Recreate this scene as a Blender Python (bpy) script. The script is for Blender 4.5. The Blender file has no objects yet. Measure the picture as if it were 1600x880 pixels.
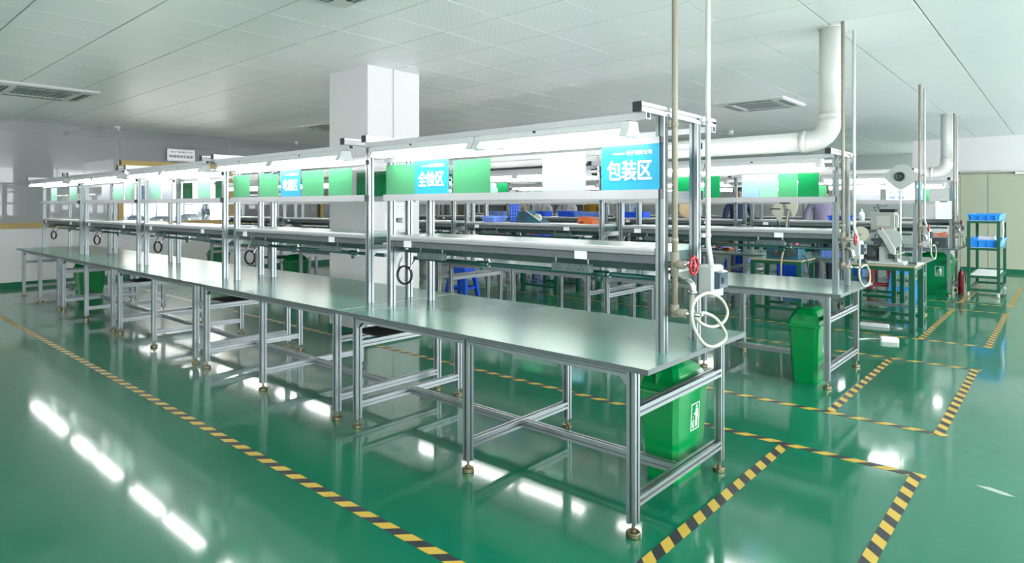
import bpy, math, random
from mathutils import Vector, Matrix
random.seed(7)
S = bpy.context.scene
COL = S.collection
PI = math.pi

# ------------------------------------------------------------------ camera, world, exposure
cam_d = bpy.data.cameras.new('camera')
cam = bpy.data.objects.new('camera', cam_d); COL.objects.link(cam)
CAM = Vector((1.372, -2.539, 1.5184)); YAW = 0.7222; F = 984.02
cam.location = CAM; cam.rotation_euler = (PI / 2, 0, YAW)
cam_d.sensor_fit = 'HORIZONTAL'; cam_d.sensor_width = 36; cam_d.lens = F * 36 / 1600
cam_d.shift_y = -(440 - 322.06) / 1600
cam_d.clip_start = 0.05; cam_d.clip_end = 200
S.camera = cam
W = bpy.data.worlds.new('daylight'); S.world = W; W.use_nodes = True
bg = W.node_tree.nodes['Background']; bg.inputs[0].default_value = (0.93, 0.97, 1.0, 1); bg.inputs[1].default_value = 3.0
S.view_settings.view_transform = 'Standard'; S.view_settings.look = 'None'
S.view_settings.gamma = 1; S.view_settings.use_curve_mapping = False
S.view_settings.exposure = 1.55
TUBE = 8.5
CEIL = 3.12

# ------------------------------------------------------------------ materials
MATS = {}
def mat(name, col, rough=0.5, metal=0.0, noise=0.0, nscale=8.0, spec=0.5, bump=0.0, bscale=60.0, trans=0.0, alpha=1.0, emit=None, es=0.0, coat=0.0):
    m = bpy.data.materials.new(name); m.use_nodes = True
    nt = m.node_tree; b = nt.nodes['Principled BSDF']
    c = (*col, 1)
    b.inputs['Base Color'].default_value = c; b.inputs['Roughness'].default_value = rough
    b.inputs['Metallic'].default_value = metal; b.inputs['Specular IOR Level'].default_value = spec
    if trans: b.inputs['Transmission Weight'].default_value = trans
    if coat: b.inputs['Coat Weight'].default_value = coat; b.inputs['Coat Roughness'].default_value = 0.08
    if alpha < 1: b.inputs['Alpha'].default_value = alpha
    if emit: b.inputs['Emission Color'].default_value = (*emit, 1); b.inputs['Emission Strength'].default_value = es
    tc = None
    if noise:
        tc = nt.nodes.new('ShaderNodeTexCoord')
        n = nt.nodes.new('ShaderNodeTexNoise'); n.inputs['Scale'].default_value = nscale; n.inputs['Detail'].default_value = 5
        nt.links.new(tc.outputs['Object'], n.inputs['Vector'])
        mx = nt.nodes.new('ShaderNodeMix'); mx.data_type = 'RGBA'
        mx.inputs[6].default_value = tuple(max(0, v * (1 - noise)) for v in col) + (1,)
        mx.inputs[7].default_value = tuple(min(1, v * (1 + noise)) for v in col) + (1,)
        nt.links.new(n.outputs['Fac'], mx.inputs[0]); nt.links.new(mx.outputs[2], b.inputs['Base Color'])
    if bump:
        if not tc: tc = nt.nodes.new('ShaderNodeTexCoord')
        n2 = nt.nodes.new('ShaderNodeTexNoise'); n2.inputs['Scale'].default_value = bscale; n2.inputs['Detail'].default_value = 3
        nt.links.new(tc.outputs['Object'], n2.inputs['Vector'])
        bp = nt.nodes.new('ShaderNodeBump'); bp.inputs['Strength'].default_value = bump; bp.inputs['Distance'].default_value = 0.01
        nt.links.new(n2.outputs['Fac'], bp.inputs['Height']); nt.links.new(bp.outputs['Normal'], b.inputs['Normal'])
    MATS[name] = m
    return m

ALU = mat('anodised_aluminium', (0.36, 0.395, 0.405), 0.37, 0.95, 0.04, 3)
ALUW = mat('bright_aluminium', (0.55, 0.55, 0.56), 0.4, 0.8, 0.03, 3)
CAPB = mat('black_end_cap', (0.02, 0.025, 0.03), 0.5)
BRASS = mat('zinc_plated_brass', (0.26, 0.22, 0.13), 0.32, 1.0, 0.15, 30)
STEEL = mat('chromed_steel', (0.6, 0.6, 0.6), 0.18, 1.0)
TOP = mat('green_grey_laminate', (0.095, 0.235, 0.185), 0.2, 0.0, 0.07, 6, 0.28, 0.02, 9)
EDGE = mat('grey_edge_band', (0.12, 0.145, 0.145), 0.4, 0.3)
SHELFTOP = mat('pale_green_shelf_mat', (0.36, 0.46, 0.42), 0.2, 0, 0.04, 6)
FABRIC = mat('grey_felt_strip', (0.13, 0.14, 0.15), 0.9, 0, 0.25, 60, 0.2, 0.3, 200)
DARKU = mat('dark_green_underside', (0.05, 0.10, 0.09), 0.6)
CARD = mat('white_card', (0.82, 0.82, 0.82), 0.6, 0, 0.03, 20)
HOOD = mat('white_enamel_hood', (0.66, 0.66, 0.65), 0.35, 0, 0.02, 4)
TUBEM = mat('fluorescent_tube', (1, 1, 1), 0.4, emit=(1.0, 0.985, 0.97), es=TUBE)
WHITE = mat('white_paint', (0.74, 0.73, 0.73), 0.6, 0, 0.03, 1.5)
PILLARM = mat('white_pillar_paint', (0.68, 0.67, 0.67), 0.5, 0, 0.02, 1.5)
GREYP = mat('grey_wall_paint', (0.60, 0.62, 0.61), 0.55, 0, 0.04, 1)
GREYD = mat('shade_grey_paint', (0.42, 0.45, 0.45), 0.6, 0, 0.03, 1)
SKIRT = mat('dark_green_skirting', (0.0, 0.13, 0.06), 0.3, 0, 0.1, 3)
GOLD = mat('gold_anodised_frame', (0.30, 0.22, 0.09), 0.4, 0.7, 0.2, 3)
TBAR = mat('ceiling_grid_metal', (0.16, 0.17, 0.17), 0.6, 0.0)
DOORM = mat('pale_sage_door_paint', (0.42, 0.45, 0.34), 0.5, 0, 0.03, 1)
BING = mat('green_bin_plastic', (0.0, 0.215, 0.048), 0.2, 0, 0.06, 4, 0.5)
GREENT = mat('green_enamel_steel', (0.0, 0.085, 0.04), 0.35, 0, 0.08, 5)
PIPEG = mat('dark_green_air_pipe', (0.03, 0.12, 0.11), 0.3, 0.2)
BEIGE = mat('beige_plastic_pipe', (0.29, 0.26, 0.20), 0.45, 0, 0.04, 6)
PVC = mat('white_pvc', (0.62, 0.62, 0.60), 0.35, 0, 0.02, 3)
RED = mat('red_enamel', (0.28, 0.002, 0.01), 0.3)
BOXG = mat('light_grey_plastic', (0.42, 0.44, 0.42), 0.45, 0, 0.03, 6)
BLUEGL = mat('smoked_blue_cover', (0.035, 0.07, 0.09), 0.1, 0, 0.1, 12)
HOSE = mat('milky_hose', (0.50, 0.50, 0.41), 0.35, 0, 0.03, 10)
BLACK = mat('black_rubber', (0.012, 0.012, 0.014), 0.45)
MATB = mat('black_ribbed_mat', (0.03, 0.03, 0.03), 0.8, 0, 0.3, 40)
BLUE = mat('blue_plastic', (0.008, 0.10, 0.75), 0.35, 0, 0.08, 5)
BLUEL = mat('sky_blue_plastic', (0.03, 0.30, 0.85), 0.35, 0, 0.08, 5)
BLUEP = mat('cornflower_blue_plastic', (0.20, 0.33, 0.85), 0.4, 0, 0.08, 5)
ORANGE = mat('orange_plastic', (0.62, 0.13, 0.03), 0.45, 0, 0.08, 5)
TEAL = mat('teal_enamel', (0.01, 0.10, 0.15), 0.35, 0, 0.1, 8)
DGREY = mat('charcoal_enamel', (0.05, 0.06, 0.065), 0.4, 0, 0.1, 8)
MGREY = mat('machine_grey_paint', (0.36, 0.37, 0.33), 0.45, 0, 0.05, 5)
LGREY = mat('pale_machine_paint', (0.46, 0.48, 0.46), 0.35, 0, 0.04, 5)
CREAM = mat('cream_plastic', (0.66, 0.62, 0.50), 0.45, 0, 0.05, 5)
WOODY = mat('tan_fibreboard', (0.45, 0.33, 0.20), 0.6, 0, 0.15, 8)
SIGNB = mat('cyan_sign_print', (0.008, 0.34, 0.55), 0.35, 0, 0.04, 2)
TXTW = mat('white_lettering', (0.95, 0.95, 0.95), 0.5)
TXTB = mat('black_lettering', (0.03, 0.03, 0.03), 0.6)
GRILLE = mat('grey_vent_grille', (0.30, 0.34, 0.33), 0.6)
SKINM = mat('skin', (0.50, 0.30, 0.21), 0.55, 0, 0.05, 10)
HAIRM = mat('black_hair', (0.012, 0.010, 0.010), 0.5)
TROUS = mat('navy_trousers', (0.02, 0.025, 0.05), 0.8)
PAPER = mat('white_paper', (0.80, 0.80, 0.82), 0.7, 0, 0.02, 10)
OBRIGHT = mat('orange_cable', (0.85, 0.14, 0.03), 0.4)

def sheet(name, col, tr):      # coloured translucent acrylic sheet
    m = bpy.data.materials.new(name); m.use_nodes = True; nt = m.node_tree
    b = nt.nodes['Principled BSDF']; b.inputs['Base Color'].default_value = (*col, 1); b.inputs['Roughness'].default_value = 0.25
    t = nt.nodes.new('ShaderNodeBsdfTranslucent'); t.inputs[0].default_value = (*col, 1)
    mx = nt.nodes.new('ShaderNodeMixShader'); mx.inputs[0].default_value = tr
    nz = nt.nodes.new('ShaderNodeTexNoise'); nz.inputs['Scale'].default_value = 30
    cr = nt.nodes.new('ShaderNodeMapRange'); cr.inputs[3].default_value = 0.2; cr.inputs[4].default_value = 0.34
    nt.links.new(nz.outputs['Fac'], cr.inputs[0]); nt.links.new(cr.outputs[0], b.inputs['Roughness'])
    nt.links.new(b.outputs[0], mx.inputs[1]); nt.links.new(t.outputs[0], mx.inputs[2])
    nt.links.new(mx.outputs[0], nt.nodes['Material Output'].inputs[0]); return m
SHG = sheet('green_acrylic', (0.085, 0.42, 0.19), 0.35)
SHD = sheet('deep_shaded_green_acrylic', (0.0, 0.24, 0.07), 0.3)  # darker green puts the rear panels' lack of lamp light into the colour
SHP = sheet('pale_green_acrylic', (0.34, 0.66, 0.50), 0.4)
SHC = sheet('frosted_clear_acrylic', (0.62, 0.65, 0.70), 0.5)
SHB = sheet('faded_blue_acrylic', (0.35, 0.55, 0.80), 0.4)

def glass_mat(name, tint, op):   # thin pane: mostly clear, mirror-like gloss at grazing angles
    m = bpy.data.materials.new(name); m.use_nodes = True; nt = m.node_tree
    nt.nodes.remove(nt.nodes['Principled BSDF'])
    tr = nt.nodes.new('ShaderNodeBsdfTransparent'); tr.inputs[0].default_value = (*tint, 1)
    gl = nt.nodes.new('ShaderNodeBsdfGlossy'); gl.inputs['Roughness'].default_value = 0.02
    fr = nt.nodes.new('ShaderNodeFresnel'); fr.inputs[0].default_value = 1.5
    df = nt.nodes.new('ShaderNodeBsdfDiffuse'); df.inputs[0].default_value = (0.50, 0.515, 0.515, 1)
    m1 = nt.nodes.new('ShaderNodeMixShader'); m1.inputs[0].default_value = op
    m2 = nt.nodes.new('ShaderNodeMixShader')
    nt.links.new(tr.outputs[0], m1.inputs[1]); nt.links.new(df.outputs[0], m1.inputs[2])
    nt.links.new(fr.outputs[0], m2.inputs[0]); nt.links.new(m1.outputs[0], m2.inputs[1]); nt.links.new(gl.outputs[0], m2.inputs[2])
    nt.links.new(m2.outputs[0], nt.nodes['Material Output'].inputs[0]); return m
GLASS = glass_mat('clear_pane', (0.95, 0.97, 0.96), 0.0)
GLASSF = glass_mat('grey_filmed_pane', (0.9, 0.91, 0.91), 0.25)

def floor_mat():
    m = bpy.data.materials.new('green_epoxy_floor'); m.use_nodes = True; nt = m.node_tree; b = nt.nodes['Principled BSDF']
    tc = nt.nodes.new('ShaderNodeTexCoord')
    n1 = nt.nodes.new('ShaderNodeTexNoise'); n1.inputs['Scale'].default_value = 0.6; n1.inputs['Detail'].default_value = 6
    n2 = nt.nodes.new('ShaderNodeTexNoise'); n2.inputs['Scale'].default_value = 14; n2.inputs['Detail'].default_value = 8
    vo = nt.nodes.new('ShaderNodeTexVoronoi'); vo.feature = 'DISTANCE_TO_EDGE'; vo.inputs['Scale'].default_value = 3.2
    mp = nt.nodes.new('ShaderNodeMapping'); mp.inputs['Scale'].default_value = (1, 3.5, 1); mp.inputs['Rotation'].default_value = (0, 0, 0.6)
    dn = nt.nodes.new('ShaderNodeTexNoise'); dn.inputs['Scale'].default_value = 1.4
    for n in (n1, n2, dn): nt.links.new(tc.outputs['Object'], n.inputs['Vector'])
    nt.links.new(tc.outputs['Object'], mp.inputs[0])
    ad = nt.nodes.new('ShaderNodeVectorMath'); ad.operation = 'ADD'
    nt.links.new(mp.outputs[0], ad.inputs[0]); nt.links.new(dn.outputs['Color'], ad.inputs[1]); nt.links.new(ad.outputs[0], vo.inputs['Vector'])
    mx = nt.nodes.new('ShaderNodeMix'); mx.data_type = 'RGBA'
    mx.inputs[6].default_value = (0.0, 0.115, 0.060, 1); mx.inputs[7].default_value = (0.002, 0.185, 0.098, 1)
    nt.links.new(n1.outputs['Fac'], mx.inputs[0])
    mr = nt.nodes.new('ShaderNodeMapRange'); mr.inputs[1].default_value = 0.0; mr.inputs[2].default_value = 0.006; mr.inputs[3].default_value = 0.16; mr.inputs[4].default_value = 0.0
    nt.links.new(vo.outputs['Distance'], mr.inputs[0])
    ml = nt.nodes.new('ShaderNodeMath'); ml.operation = 'MULTIPLY'; nt.links.new(mr.outputs[0], ml.inputs[0]); nt.links.new(n2.outputs['Fac'], ml.inputs[1])
    m2 = nt.nodes.new('ShaderNodeMix'); m2.data_type = 'RGBA'; m2.inputs[7].default_value = (0.35, 0.5, 0.42, 1)
    nt.links.new(ml.outputs[0], m2.inputs[0]); nt.links.new(mx.outputs[2], m2.inputs[6])
    nt.links.new(m2.outputs[2], b.inputs['Base Color'])
    rr = nt.nodes.new('ShaderNodeMapRange'); rr.inputs[3].default_value = 0.25; rr.inputs[4].default_value = 0.42
    nt.links.new(n2.outputs['Fac'], rr.inputs[0]); nt.links.new(rr.outputs[0], b.inputs['Roughness'])
    n3 = nt.nodes.new('ShaderNodeTexNoise'); n3.inputs['Scale'].default_value = 5; n3.inputs['Detail'].default_value = 2
    nt.links.new(tc.outputs['Object'], n3.inputs['Vector'])
    bp = nt.nodes.new('ShaderNodeBump'); bp.inputs['Strength'].default_value = 0.06; bp.inputs['Distance'].default_value = 0.02
    nt.links.new(n3.outputs['Fac'], bp.inputs['Height']); nt.links.new(bp.outputs[0], b.inputs['Normal'])
    b.inputs['Coat Weight'].default_value = 0.9; b.inputs['Coat Roughness'].default_value = 0.075; b.inputs['Coat IOR'].default_value = 1.5
    b.inputs['Specular IOR Level'].default_value = 0.15
    return m
FLOORM = floor_mat()

def tape_mat(name, s):   # 45 degree black and yellow hazard print, period 0.164 m
    m = bpy.data.materials.new(name); m.use_nodes = True; nt = m.node_tree; b = nt.nodes['Principled BSDF']
    tc = nt.nodes.new('ShaderNodeTexCoord'); sx = nt.nodes.new('ShaderNodeSeparateXYZ'); nt.links.new(tc.outputs['Object'], sx.inputs[0])
    a = nt.nodes.new('ShaderNodeMath'); a.operation = 'MULTIPLY_ADD'; a.inputs[1].default_value = s
    nt.links.new(sx.outputs[1], a.inputs[0]); nt.links.new(sx.outputs[0], a.inputs[2])
    w = nt.nodes.new('ShaderNodeMath'); w.operation = 'MULTIPLY'; w.inputs[1].default_value = 1 / 0.164; nt.links.new(a.outputs[0], w.inputs[0])
    fr = nt.nodes.new('ShaderNodeMath'); fr.operation = 'FRACT'; nt.links.new(w.outputs[0], fr.inputs[0])
    g = nt.nodes.new('ShaderNodeMath'); g.operation = 'GREATER_THAN'; g.inputs[1].default_value = 0.5; nt.links.new(fr.outputs[0], g.inputs[0])
    mx = nt.nodes.new('ShaderNodeMix'); mx.data_type = 'RGBA'; mx.inputs[6].default_value = (0.55, 0.37, 0.05, 1); mx.inputs[7].default_value = (0.022, 0.026, 0.032, 1)
    nt.links.new(g.outputs[0], mx.inputs[0]); nt.links.new(mx.outputs[2], b.inputs['Base Color'])
    b.inputs['Roughness'].default_value = 0.4
    return m
TAPEX = tape_mat('hazard_tape_along', -1); TAPEY = tape_mat('hazard_tape_across', 1)

def tile_mat():   # white metal ceiling tile with a fine embossed diamond pattern
    m = bpy.data.materials.new('white_metal_ceiling_tile'); m.use_nodes = True; nt = m.node_tree; b = nt.nodes['Principled BSDF']
    b.inputs['Base Color'].default_value = (0.90, 0.90, 0.90, 1); b.inputs['Roughness'].default_value = 0.36
    tc = nt.nodes.new('ShaderNodeTexCoord')
    ws = []
    for r in (0.785, -0.785):
        mp = nt.nodes.new('ShaderNodeMapping'); mp.inputs['Rotation'].default_value = (0, 0, r); nt.links.new(tc.outputs['Object'], mp.inputs[0])
        w = nt.nodes.new('ShaderNodeTexWave'); w.inputs['Scale'].default_value = 7.0; nt.links.new(mp.outputs[0], w.inputs['Vector']); ws.append(w)
    mu = nt.nodes.new('ShaderNodeMath'); mu.operation = 'MULTIPLY'; nt.links.new(ws[0].outputs['Fac'], mu.inputs[0]); nt.links.new(ws[1].outputs['Fac'], mu.inputs[1])
    bp = nt.nodes.new('ShaderNodeBump'); bp.inputs['Strength'].default_value = 0.25; bp.inputs['Distance'].default_value = 0.004
    nt.links.new(mu.outputs[0], bp.inputs['Height']); nt.links.new(bp.outputs[0], b.inputs['Normal'])
    return m
TILEM = tile_mat()

# ------------------------------------------------------------------ mesh helpers
class MB:
    def __init__(s): s.v = []; s.f = []; s.sm = []; s.mi = []; s.m = 0
    def face(s, idx, smooth=False): s.f.append(tuple(idx)); s.sm.append(smooth); s.mi.append(s.m)
    def box(s, x0, x1, y0, y1, z0, z1):
        n = len(s.v)
        s.v += [(x0, y0, z0), (x1, y0, z0), (x1, y1, z0), (x0, y1, z0), (x0, y0, z1), (x1, y0, z1), (x1, y1, z1), (x0, y1, z1)]
        for q in ((0, 3, 2, 1), (4, 5, 6, 7), (0, 1, 5, 4), (1, 2, 6, 5), (2, 3, 7, 6), (3, 0, 4, 7)): s.face([n + i for i in q])
        return s
    def bbox(s, x0, x1, y0, y1, z0, z1, b=0.005):   # box with chamfered vertical and top edges
        p = [(x0 + b, y0), (x1 - b, y0), (x1, y0 + b), (x1, y1 - b), (x1 - b, y1), (x0 + b, y1), (x0, y1 - b), (x0, y0 + b)]
        cx, cy = (x0 + x1) / 2, (y0 + y1) / 2
        kx = (x1 - x0 - 2 * b) / (x1 - x0); ky = (y1 - y0 - 2 * b) / (y1 - y0)
        inn = [(cx + (x - cx) * kx, cy + (y - cy) * ky) for x, y in p]
        return s.loft([[(x, y, z0) for x, y in p], [(x, y, z1 - b) for x, y in p], [(x, y, z1) for x, y in inn]])
    def loft(s, rings, smooth=False, cap=True):
        n0 = len(s.v); k = len(rings[0])
        for r in rings: s.v += [tuple(p) for p in r]
        for i in range(len(rings) - 1):
            for j in range(k):
                a = n0 + i * k + j; b = n0 + i * k + (j + 1) % k
                s.face((a, b, b + k, a + k), smooth)
        if cap:
            s.face([n0 + j for j in range(k)][::-1]); s.face([n0 + (len(rings) - 1) * k + j for j in range(k)])
        return s
    def prism(s, poly, axis, a0, a1):   # polygon in the plane across `axis`, (u,v) = the other two axes in order
        def P(u, v, a): return {'x': (a, u, v), 'y': (u, a, v), 'z': (u, v, a)}[axis]
        return s.loft([[P(u, v, a0) for u, v in poly], [P(u, v, a1) for u, v in poly]])
    def slot(s, axis, a0, a1, c, d, w=0.045, g=0.012, dep=0.014):   # slotted aluminium extrusion
        h = w / 2; q = g / 2; pts = []
        for k in range(4):
            base = [(-h, -h), (-q, -h), (-q * 0.9, -h + dep), (q * 0.9, -h + dep), (q, -h)]
            for x, y in base:
                for _ in range(k): x, y = -y, x
                pts.append((c + x, d + y))
        return s.prism(pts, axis, a0, a1)
    def lathe(s, prof, c=(0, 0, 0), axis='z', n=16, smooth=True):   # prof: (radius, height)
        rings = []
        for r, h in prof:
            ring = []
            for j in range(n):
                a = 2 * PI * j / n; u, v = r * math.cos(a), r * math.sin(a)
                o = {'z': (u, v, h), 'x': (h, u, v), 'y': (v, h, u)}[axis]
                ring.append((c[0] + o[0], c[1] + o[1], c[2] + o[2]))
            rings.append(ring)
        return s.loft(rings, smooth)
    def cyl(s, c, r, h, axis='z', n=12, smooth=True): return s.lathe([(r, 0), (r, h)], c, axis, n, smooth)
    def tube(s, pts, r, n=8, curve=True, seg=5, closed=False):
        P = [Vector(p) for p in pts]
        if curve and len(P) > 2:
            Q = []; m = len(P)
            for i in range(m - (0 if closed else 1)):
                if closed: p0, p1, p2, p3 = P[i - 1], P[i], P[(i + 1) % m], P[(i + 2) % m]
                else: p0, p1, p2, p3 = P[max(i - 1, 0)], P[i], P[i + 1], P[min(i + 2, m - 1)]
                for k in range(seg):
                    t = k / seg
                    Q.append(0.5 * ((2 * p1) + (p2 - p0) * t + (2 * p0 - 5 * p1 + 4 * p2 - p3) * t * t + (3 * p1 - p0 - 3 * p2 + p3) * t ** 3))
            Q.append(P[0] if closed else P[-1]); P = Q
        rings = []; up = None
        for i, p in enumerate(P):
            d = (P[min(i + 1, len(P) - 1)] - P[max(i - 1, 0)])
            if d.length < 1e-9: d = Vector((0, 0, 1))
            d.normalize()
            if up is None:
                up = Vector((0, 0, 1)) if abs(d.z) < 0.9 else Vector((1, 0, 0))
            a = d.cross(up)
            if a.length < 1e-6: a = d.orthogonal()
            a.normalize(); b = d.cross(a).normalized(); up = -b if (-b).dot(up) > 0 else b
            rings.append([tuple(p + r * (math.cos(2 * PI * j / n) * a + math.sin(2 * PI * j / n) * up)) for j in range(n)])
        return s.loft(rings, True)
    def mesh(s, name, mats):
        me = bpy.data.meshes.new(name); me.from_pydata(s.v, [], s.f)
        for m in (mats if isinstance(mats, (list, tuple)) else [mats]): me.materials.append(m)
        me.polygons.foreach_set('use_smooth', s.sm); me.polygons.foreach_set('material_index', s.mi)
        me.update(); me.validate()
        import bmesh as _b
        bm = _b.new(); bm.from_mesh(me); _b.ops.recalc_face_normals(bm, faces=bm.faces); bm.to_mesh(me); bm.free()
        return me
CACHE = {}
def shared(key, m, fn):
    if (key, m.name) not in CACHE:
        b = MB(); fn(b); CACHE[(key, m.name)] = b.mesh(str(key) if isinstance(key, str) else key[0], m)
    return CACHE[(key, m.name)]
def put(name, me, parent=None, loc=(0, 0, 0), rot=(0, 0, 0), label=None):
    o = bpy.data.objects.new(name, me); COL.objects.link(o); o.location = loc; o.rotation_euler = rot
    if parent: o.parent = parent
    if label: o['label'] = label
    return o
def part(name, key, m, fn, parent, loc=(0, 0, 0), rot=(0, 0, 0), label=None): return put(name, shared((name,) + tuple(key if isinstance(key, tuple) else (key,)), m, fn), parent, loc, rot, label)
def solo(name, m, fn, parent=None, loc=(0, 0, 0), rot=(0, 0, 0), label=None):
    b = MB(); fn(b); return put(name, b.mesh(name, m), parent, loc, rot, label)
def tag(o, label, cat, group=None):
    o['label'] = label; o['category'] = cat
    if group: o['group'] = group
    return o
def thing(name, label, cat, loc=(0, 0, 0), rotz=0, group=None):
    o = bpy.data.objects.new(name, None); COL.objects.link(o); o.empty_display_size = 0.05
    o.location = loc; o.rotation_euler = (0, 0, rotz); return tag(o, label, cat, group)
def struct(o): o['kind'] = 'structure'; return o
TXT = {}
def text(body, size, bold=0.0):
    k = (body, size, bold)
    if k not in TXT:
        c = bpy.data.curves.new('lettering', 'FONT'); c.body = body; c.size = size; c.extrude = 0.0006; c.align_x = 'CENTER'; c.align_y = 'CENTER'; c.resolution_u = 3
        o = bpy.data.objects.new('lettering', c); COL.objects.link(o)
        dg = bpy.context.evaluated_depsgraph_get(); me = bpy.data.meshes.new_from_object(o.evaluated_get(dg))
        bpy.data.objects.remove(o)
        if bold:   # heavier strokes: the same glyphs laid again a hair to each side
            vs = [tuple(v.co) for v in me.vertices]; fs = [tuple(p.vertices) for p in me.polygons]; V = []; Fc = []
            for q, (dx, dy) in enumerate(((bold, bold), (-bold, bold), (bold, -bold), (-bold, -bold), (bold * 1.3, 0), (-bold * 1.3, 0))):
                n = len(V); V += [(x + dx, y + dy, z + 0.00025 * q) for x, y, z in vs]; Fc += [tuple(i + n for i in f) for f in fs]
            me = bpy.data.meshes.new('lettering'); me.from_pydata(V, [], Fc); me.update()
        TXT[k] = me
    return TXT[k]
def lettering(body, size, m, parent, loc, rot, bold=0.0, sx=1.0):
    me = text(body, size, bold).copy(); me.materials.clear(); me.materials.append(m)
    o = put('lettering', me, parent, loc, rot); o.scale = (sx, 1, 1); return o
FRONT = (PI / 2, 0, 0); SIDE = (PI / 2, 0, PI / 2)

# ------------------------------------------------------------------ setting
X0, X1, Y0_, Y1 = -13.35, 5.0, -6.0, 15.6
struct(solo('floor', FLOORM, lambda b: b.box(-16, X1, Y0_, 22, -0.1, 0)))
ceil = struct(solo('ceiling', TBAR, lambda b: b.box(-16, X1, Y0_, 22, CEIL + 0.012, CEIL + 0.1)))
T = 0.679; GX, GY = -2.918, 1.402
tiles = []
for i in range(-20, 12):
    for j in range(-12, 34):
        x0, y0 = GX + i * T, GY + j * T
        xa, xb, ya, yb = max(x0, -15.9), min(x0 + T, X1), max(y0, Y0_), min(y0 + T, 21.9)
        if xb - xa < 0.05 or yb - ya < 0.05: continue
        c = Vector((x0 + T / 2, y0 + T / 2, CEIL)) - CAM
        z = c.x * -math.sin(YAW) + c.y * math.cos(YAW); u = c.x * math.cos(YAW) + c.y * math.sin(YAW)
        inview = z > 0.8 and abs(u * F / z) < 860 and 322 - c.z * F / z > -40 and xa > X0 - 0.6
        full = xb - xa > T - 0.01 and yb - ya > T - 0.01
        tiles.append(((c.z / (z * z * z)) if (inview and full) else -1, xa, xb, ya, yb))
tiles.sort(key=lambda t: -t[0])
def tilemesh(b, w, h, dx=0.0, dy=0.0):
    g = 0.006; t = 0.012
    r = lambda e, zz: [(dx + g + e, dy + g + e, zz), (dx + w - g - e, dy + g + e, zz), (dx + w - g - e, dy + h - g - e, zz), (dx + g + e, dy + h - g - e, zz)]
    b.loft([r(0, t), r(0, 0.0012), r(0.0015, 0)])
for sc, xa, xb, ya, yb in tiles[:300]:
    part('ceiling_tile', 'std', TILEM, lambda b: tilemesh(b, T, T), ceil, (xa, ya, CEIL))
rb = MB()
for sc, xa, xb, ya, yb in tiles[300:]: tilemesh(rb, xb - xa, yb - ya, xa, ya)
o = put('ceiling_tile_field', rb.mesh('ceiling_tile_field', TILEM), ceil, (0, 0, CEIL)); o['kind'] = 'stuff'

# left wall: white dado, gold framed window band, grey upper wall
SILL0, SILL1, HEAD0, HEAD1 = 1.10, 1.20, 2.37, 2.47
wl = struct(solo('wall_left', WHITE, lambda b: b.box(X0 - 0.12, X0, Y0_, 19.8, 0, SILL0)))
struct(solo('baseboard_left', SKIRT, lambda b: b.box(X0, X0 + 0.012, Y0_, 19.8, 0, 0.1)))
mull = [-5.9, -2.6, 1.90, 4.19, 6.59, 9.0, 11.45, 13.9, 16.5, 19.7]
for n in range(len(mull) - 1):
    ya, yb = mull[n], mull[n + 1]
    w = struct(solo('window_%d' % (n + 1), GLASS if n == 2 else GLASSF, lambda b: b.box(X0 - 0.065, X0 - 0.059, ya + (0.05 if n > 1 else 0.0), yb - (0.05 if n > 1 else 0.004), SILL1, HEAD0 if n > 1 else CEIL)))
    fx0, fx1 = X0 - 0.13, X0 + 0.03
    solo('window_sill', GOLD, lambda b: b.box(fx0, fx1, ya, yb, SILL0, SILL1), w)
    if n > 1:
        solo('window_header', GOLD, lambda b: b.box(fx0, fx1, ya, yb, HEAD0, HEAD1), w)
        solo('transom_pane', GLASSF, lambda b: b.box(X0 - 0.065, X0 - 0.059, ya + 0.003, yb - 0.003, HEAD1, CEIL), w)
    if n != 1: solo('mullion', GOLD, lambda b: b.box(fx0, fx1 - 0.005, ya - 0.05, ya + 0.05, SILL1, HEAD0), w)
# rooms behind the window band
struct(solo('wall_back_rooms', WHITE, lambda b: b.box(-15.72, -15.6, Y0_, 19.8, 0, CEIL)))
for y in (1.85, 4.2): struct(solo('wall_partition', WHITE, lambda b: b.box(-15.6, X0 - 0.14, y - 0.04, y + 0.04, 0, 2.46)))
struct(solo('wall_laboratory', WHITE, lambda b: b.box(-15.59, -15.52, 1.9, 4.15, 0, 2.46)))
struct(solo('added_lab_cover', WHITE, lambda b: b.box(-15.59, X0 - 0.14, 1.81, 4.24, 2.46, 2.5)))  # slab added to keep the lab lamp hidden from the upper glass
# rear and far walls
struct(solo('wall_back', WHITE, lambda b: (b.box(-1.48, -0.56, Y1, Y1 + 0.15, 0, CEIL), b.box(-0.56, 1.52, Y1, Y1 + 0.15, 2.31, CEIL), b.box(1.52, X1, Y1, Y1 + 0.15, 0, CEIL))))
for yy in (15.8, 17.1, 18.4, 19.7): struct(solo('window_post', WHITE, lambda b: b.box(-1.48, -1.40, yy, yy + 0.08, 0, CEIL)))  # unseen open side, added in place of a wall so daylight brightens the far area
struct(solo('wall_far', GREYP, lambda b: b.box(X0, -1.48, 19.8, 19.95, 0, CEIL)))
struct(solo('baseboard_back', SKIRT, lambda b: b.box(1.52, X1, Y1 - 0.012, Y1, 0, 0.1)))
struct(solo('baseboard_far', SKIRT, lambda b: b.box(X0, -1.48, 19.788, 19.8, 0, 0.1)))
d = struct(solo('door_1', DOORM, lambda b: b.box(-0.52, 1.48, Y1 + 0.06, Y1 + 0.1, 0.0, 2.28)))
for xa, xb in ((-0.515, 0.0), (0.008, 0.745), (0.753, 1.475)):
    solo('door_leaf', DOORM, lambda b: b.bbox(xa, xb, Y1 + 0.015, Y1 + 0.06, 0.09, 2.27, 0.004), d)
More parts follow.
